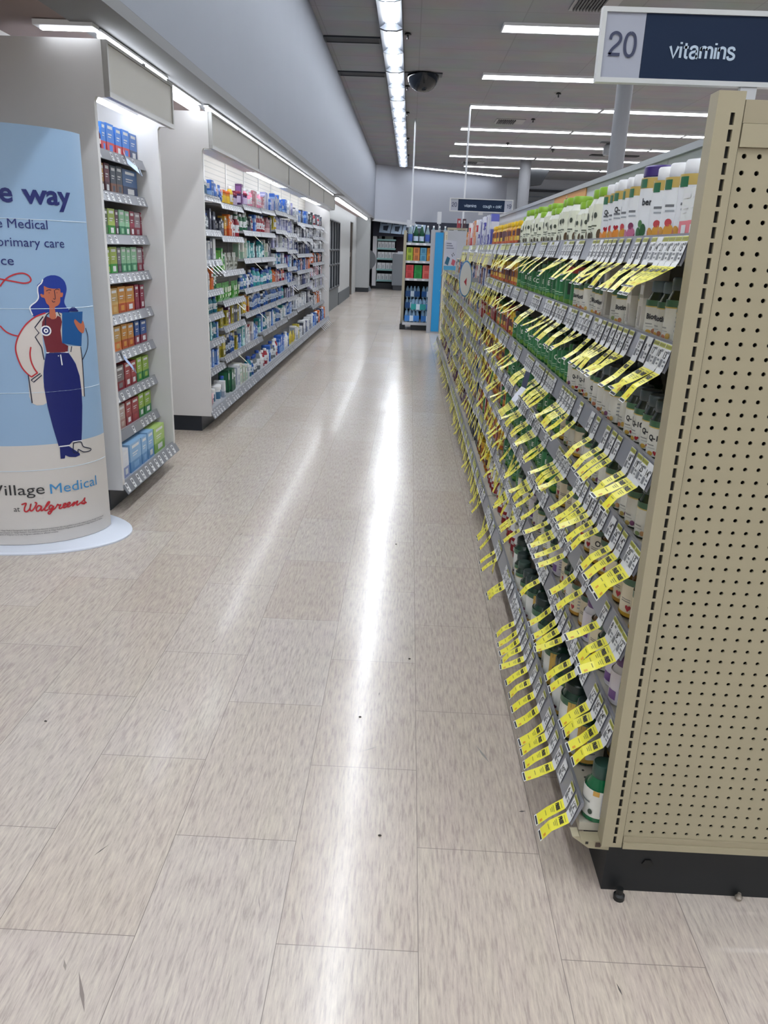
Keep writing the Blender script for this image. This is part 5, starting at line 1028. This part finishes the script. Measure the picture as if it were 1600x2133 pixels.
b = B(); b.box(-.45, -.06, 28.7, 29.1, 1.221, 1.31, P('#b9bdc6', .4)); b.box(-.14, -.05, 28.75, 29.1, 1.311, 1.62, P('#d8dae0', .4)); b.build('printer', ks)
for k in range(4):
    pts = [(792, 462), (818, 463.5), (841, 465), (863, 467), (888, 469)]; pb = [(789, 484), (813, 486), (836, 488), (859, 490), (884, 492)]
    y = 29.2; A_, B_, C_, D_ = [at(px, py, 1, yy) for (px, py), yy in ((pts[k], y), (pts[k+1], y), (pb[k+1], y-.12), (pb[k], y-.12))]
    e = Vector((.012, 0, 0)); b = B(); b.prism([A_+e, B_-e, C_-e, D_+e], (0, .02, 0), P('#9fb4cc', .5))
    b.poly([A_.lerp(B_, .3).lerp(D_.lerp(C_, .3), .35)+Vector((0, -.002, 0)), A_.lerp(B_, .75).lerp(D_.lerp(C_, .75), .3)+Vector((0, -.002, 0)), A_.lerp(B_, .7).lerp(D_.lerp(C_, .7), .8)+Vector((0, -.002, 0)), A_.lerp(B_, .35).lerp(D_.lerp(C_, .35), .75)+Vector((0, -.002, 0))], P('#2b3546', .5))
    b.poly([A_.lerp(B_, .12).lerp(D_.lerp(C_, .12), .1)+Vector((0, -.002, 0)), A_.lerp(B_, .6).lerp(D_.lerp(C_, .6), .1)+Vector((0, -.002, 0)), A_.lerp(B_, .6).lerp(D_.lerp(C_, .6), .18)+Vector((0, -.002, 0)), A_.lerp(B_, .12).lerp(D_.lerp(C_, .12), .18)+Vector((0, -.002, 0))], P('#3c4a60', .5))
    tag(b.build('picture_sign'), 'pale blue picture sign under the far canopy, %s from the left' % ordn(k+1), 'sign', 'canopy picture signs')
b = B(); b.box(-1.36, 2.2, 29.23, 29.28, 1.80, 2.32, P('#1a1f33', .6)); tag(b.build('canopy_board'), 'dark navy board behind the pale blue picture signs', 'board')
# grey round table top leaning behind the pier, and the wire strip on the display side
t = thing('round_mirror', 'dark grey half hidden disc beside the far pier', 'disc', (-1.36, 27.5, 1.0)); b = B(); c_ = at(763, 541, 1, 27.6)
b.prism([(c_.x+.33*math.cos(a), 27.6, c_.z+.34*math.sin(a)) for a in [2*PI*k/32 for k in range(32)]], (0, .05, 0), P('#63666b', .5)); b.build('disc', t); b = B(); b.tube([(c_.x-.06, 27.63, .02), (c_.x-.06, 27.63, c_.z-.33)], .03, P('#55585d', .4)); b.lathe([(.26, 0), (.26, .02), (.2, .16), (.05, .2)], 20, P('#6a6d73', .5), c_.x-.06, 27.63); b.build('stand', t)
c_ = at(768, 492, 1, 28.6); t = thing('magazine_strip', 'hanging strip of small dark magazines beside the far pier', 'rack', (c_.x, 28.6, c_.z)); b = B(); b.box(c_.x-.05, c_.x+.05, 28.6, 28.63, c_.z-.55, c_.z+.45, P('#9a9ca2', .5)); b.build('board', t)
for k in range(5): b = B(); b.box(c_.x-.05, c_.x+.05, 28.57, 28.599, c_.z-.3+k*.14, c_.z-.19+k*.14, P(['#3a3b42', '#8a8d92', '#2a2426', '#c9cbd0', '#5a5048'][k], .5)); b.build('magazine', t)
# ---------------------------------------------------------------- hanging tags on the left cases
TB = P('#dfe1e6', .3)
def lefttag(y, z, lab, w_=.03, ln=.11, lean=48, col=None, xt=-1.583, tw=0):
    b = B(); a = math.radians(lean); p0 = Vector((xt, y, z-.01)); p1 = p0+Vector((.007, 0, -.035)); p2 = p1+Vector((math.sin(a), 0, -math.cos(a)))*ln; e = Vector((-.5*w_*tw, w_*(1-.25*tw), .7*w_*tw)); n_ = Vector((.0012, 0, .0008)); o = Vector((.004, 0, .002))
    for q0, q1 in ((p0, p1), (p1, p2)): b.prism([q0+o, q0+e+o, q1+e+o, q1+o], n_, P(col, .3) if col and q0 is p1 else TB)
    b.prism([p1.lerp(p2, .82)+o+n_*1.3, p1.lerp(p2, .82)+e+o+n_*1.3, p1.lerp(p2, .95)+e+o+n_*1.3, p1.lerp(p2, .95)+o+n_*1.3], n_*.3, P('#2b2d33', .5))
    return tag(b.build('hanging_tag'), lab, 'price tag', 'tags hanging from the left cases')
for k in range(4): lefttag(6.24+k*.12, 1.279, 'white tag hanging from the long case third shelf, bay 1, %s along' % ordn(k+1))
for bi, l, ts in [(2, 1, [.45]), (2, 2, [.45]), (1, 3, [.5]), (1, 5, [.55]), (2, 4, [.7]), (4, 1, [.5, .65, .8]), (5, 1, [.1, .3, .5, .7]), (5, 2, [.1, .25]), (5, 4, [.2, .4]), (6, 0, [.1, .25, .4, .55]), (6, 1, [.5, .65, .8]), (7, 1, [.2, .4, .6, .8]), (7, 3, [.3, .5, .7]), (7, 4, [.3, .45, .6, .75]), (8, 0, [.1, .3, .5, .7, .85]), (8, 1, [.3, .5, .7]), (8, 3, [.2, .5]), (8, 5, [.2, .4, .6]), (9, 0, [.2, .4, .6]), (9, 1, [.2, .4, .6, .8]), (9, 2, [.3, .6]), (9, 4, [.3, .5, .7]), (9, 5, [.3, .6])]:
    for k, u in enumerate(ts): lefttag(U2B[bi]+.914*u, U2S[bi][l], 'white tag hanging from the long case %s shelf, bay %d, %s along' % (ordn(l+1), bi+1, ordn(k+1)), col='#d9d6b4' if bi < 3 else None, w_=.022 if bi < 3 else .03)
for k in range(7): lefttag(13.4+k*.2, .165, 'white tag hanging from the long case deck, %s along the far end' % ordn(k+1), xt=-1.475)
y = at(262, 335, 0, -1.58).y; lefttag(y, 1.847, 'white and pale blue tag hanging from the narrow case top shelf', .055, .10, 52, '#a9bcd8', tw=1)
y = at(255, 742, 0, -1.58).y; lefttag(y, .82, 'striped tag hanging from the narrow case sixth shelf', .035, .10, 40, '#8fa3cc', tw=1)
# odds and ends lying on the floor
def scuff(px, py, ln, ang, wd_, c='#4c4744'):
    p = at(px, py, 2, .0004); a = math.radians(ang); d = Vector((math.cos(a), math.sin(a), 0))*ln/2; n_ = Vector((-math.sin(a), math.cos(a), 0))*wd_/2
    b = B(); b.poly([p-d, p-d*.2-n_, p+d, p-d*.1+n_], P(c, .6)); sub(FLOOR, b.build('scuff_mark'))
for s_ in [(212, 1770, .05, 60, .003), (170, 2065, .10, 118, .008, '#857a74'), (135, 2010, .03, 118, .006, '#8f857d'), (445, 1335, .04, 75, .003), (503, 1112, .06, 80, .004), (1005, 1570, .09, 112, .008, '#8a8680'), (790, 1445, .02, 85, .003), (540, 1880, .05, 105, .002, '#8d837e'), (630, 1910, .05, 105, .002, '#8d837e'), (770, 1560, .08, 30, .002, '#8f8c88'), (345, 1480, .04, -20, .003, '#8a8680'), (1088, 1690, .02, 10, .006), (1290, 2060, .03, 100, .004)]: scuff(*s_)
for k, (px, py, lab) in enumerate([(853, 1373, 'tiny black scrap on the tiles mid aisle'), (791, 1741, 'dark speck on the tiles left of the rack end'), (750, 1494, 'dark speck on the tiles in the light streak'), (95, 1503, 'dark speck on the left tiles'), (825, 1134, 'tiny dark speck further up the aisle')]):
    p = at(px, py, 2, 0); b = B(); b.lathe([(.003, .0), (.0036, .002), (.002, .004)], 7, P('#2f2b29', .7), p.x, p.y, 0, 1.3, .7); tag(b.build('floor_scrap'), lab, 'litter')
p = at(1538, 1872, 2, 0.004); b = B(); b.lathe([(.004, .0), (.008, .004), (.009, .010), (.005, .016), (.004, .02)], 12, P('#9d948a', .25, .6), p.x, p.y, 0); tag(b.build('loose_bolt'), 'small shiny bolt on the floor below the rack end panel', 'bolt')
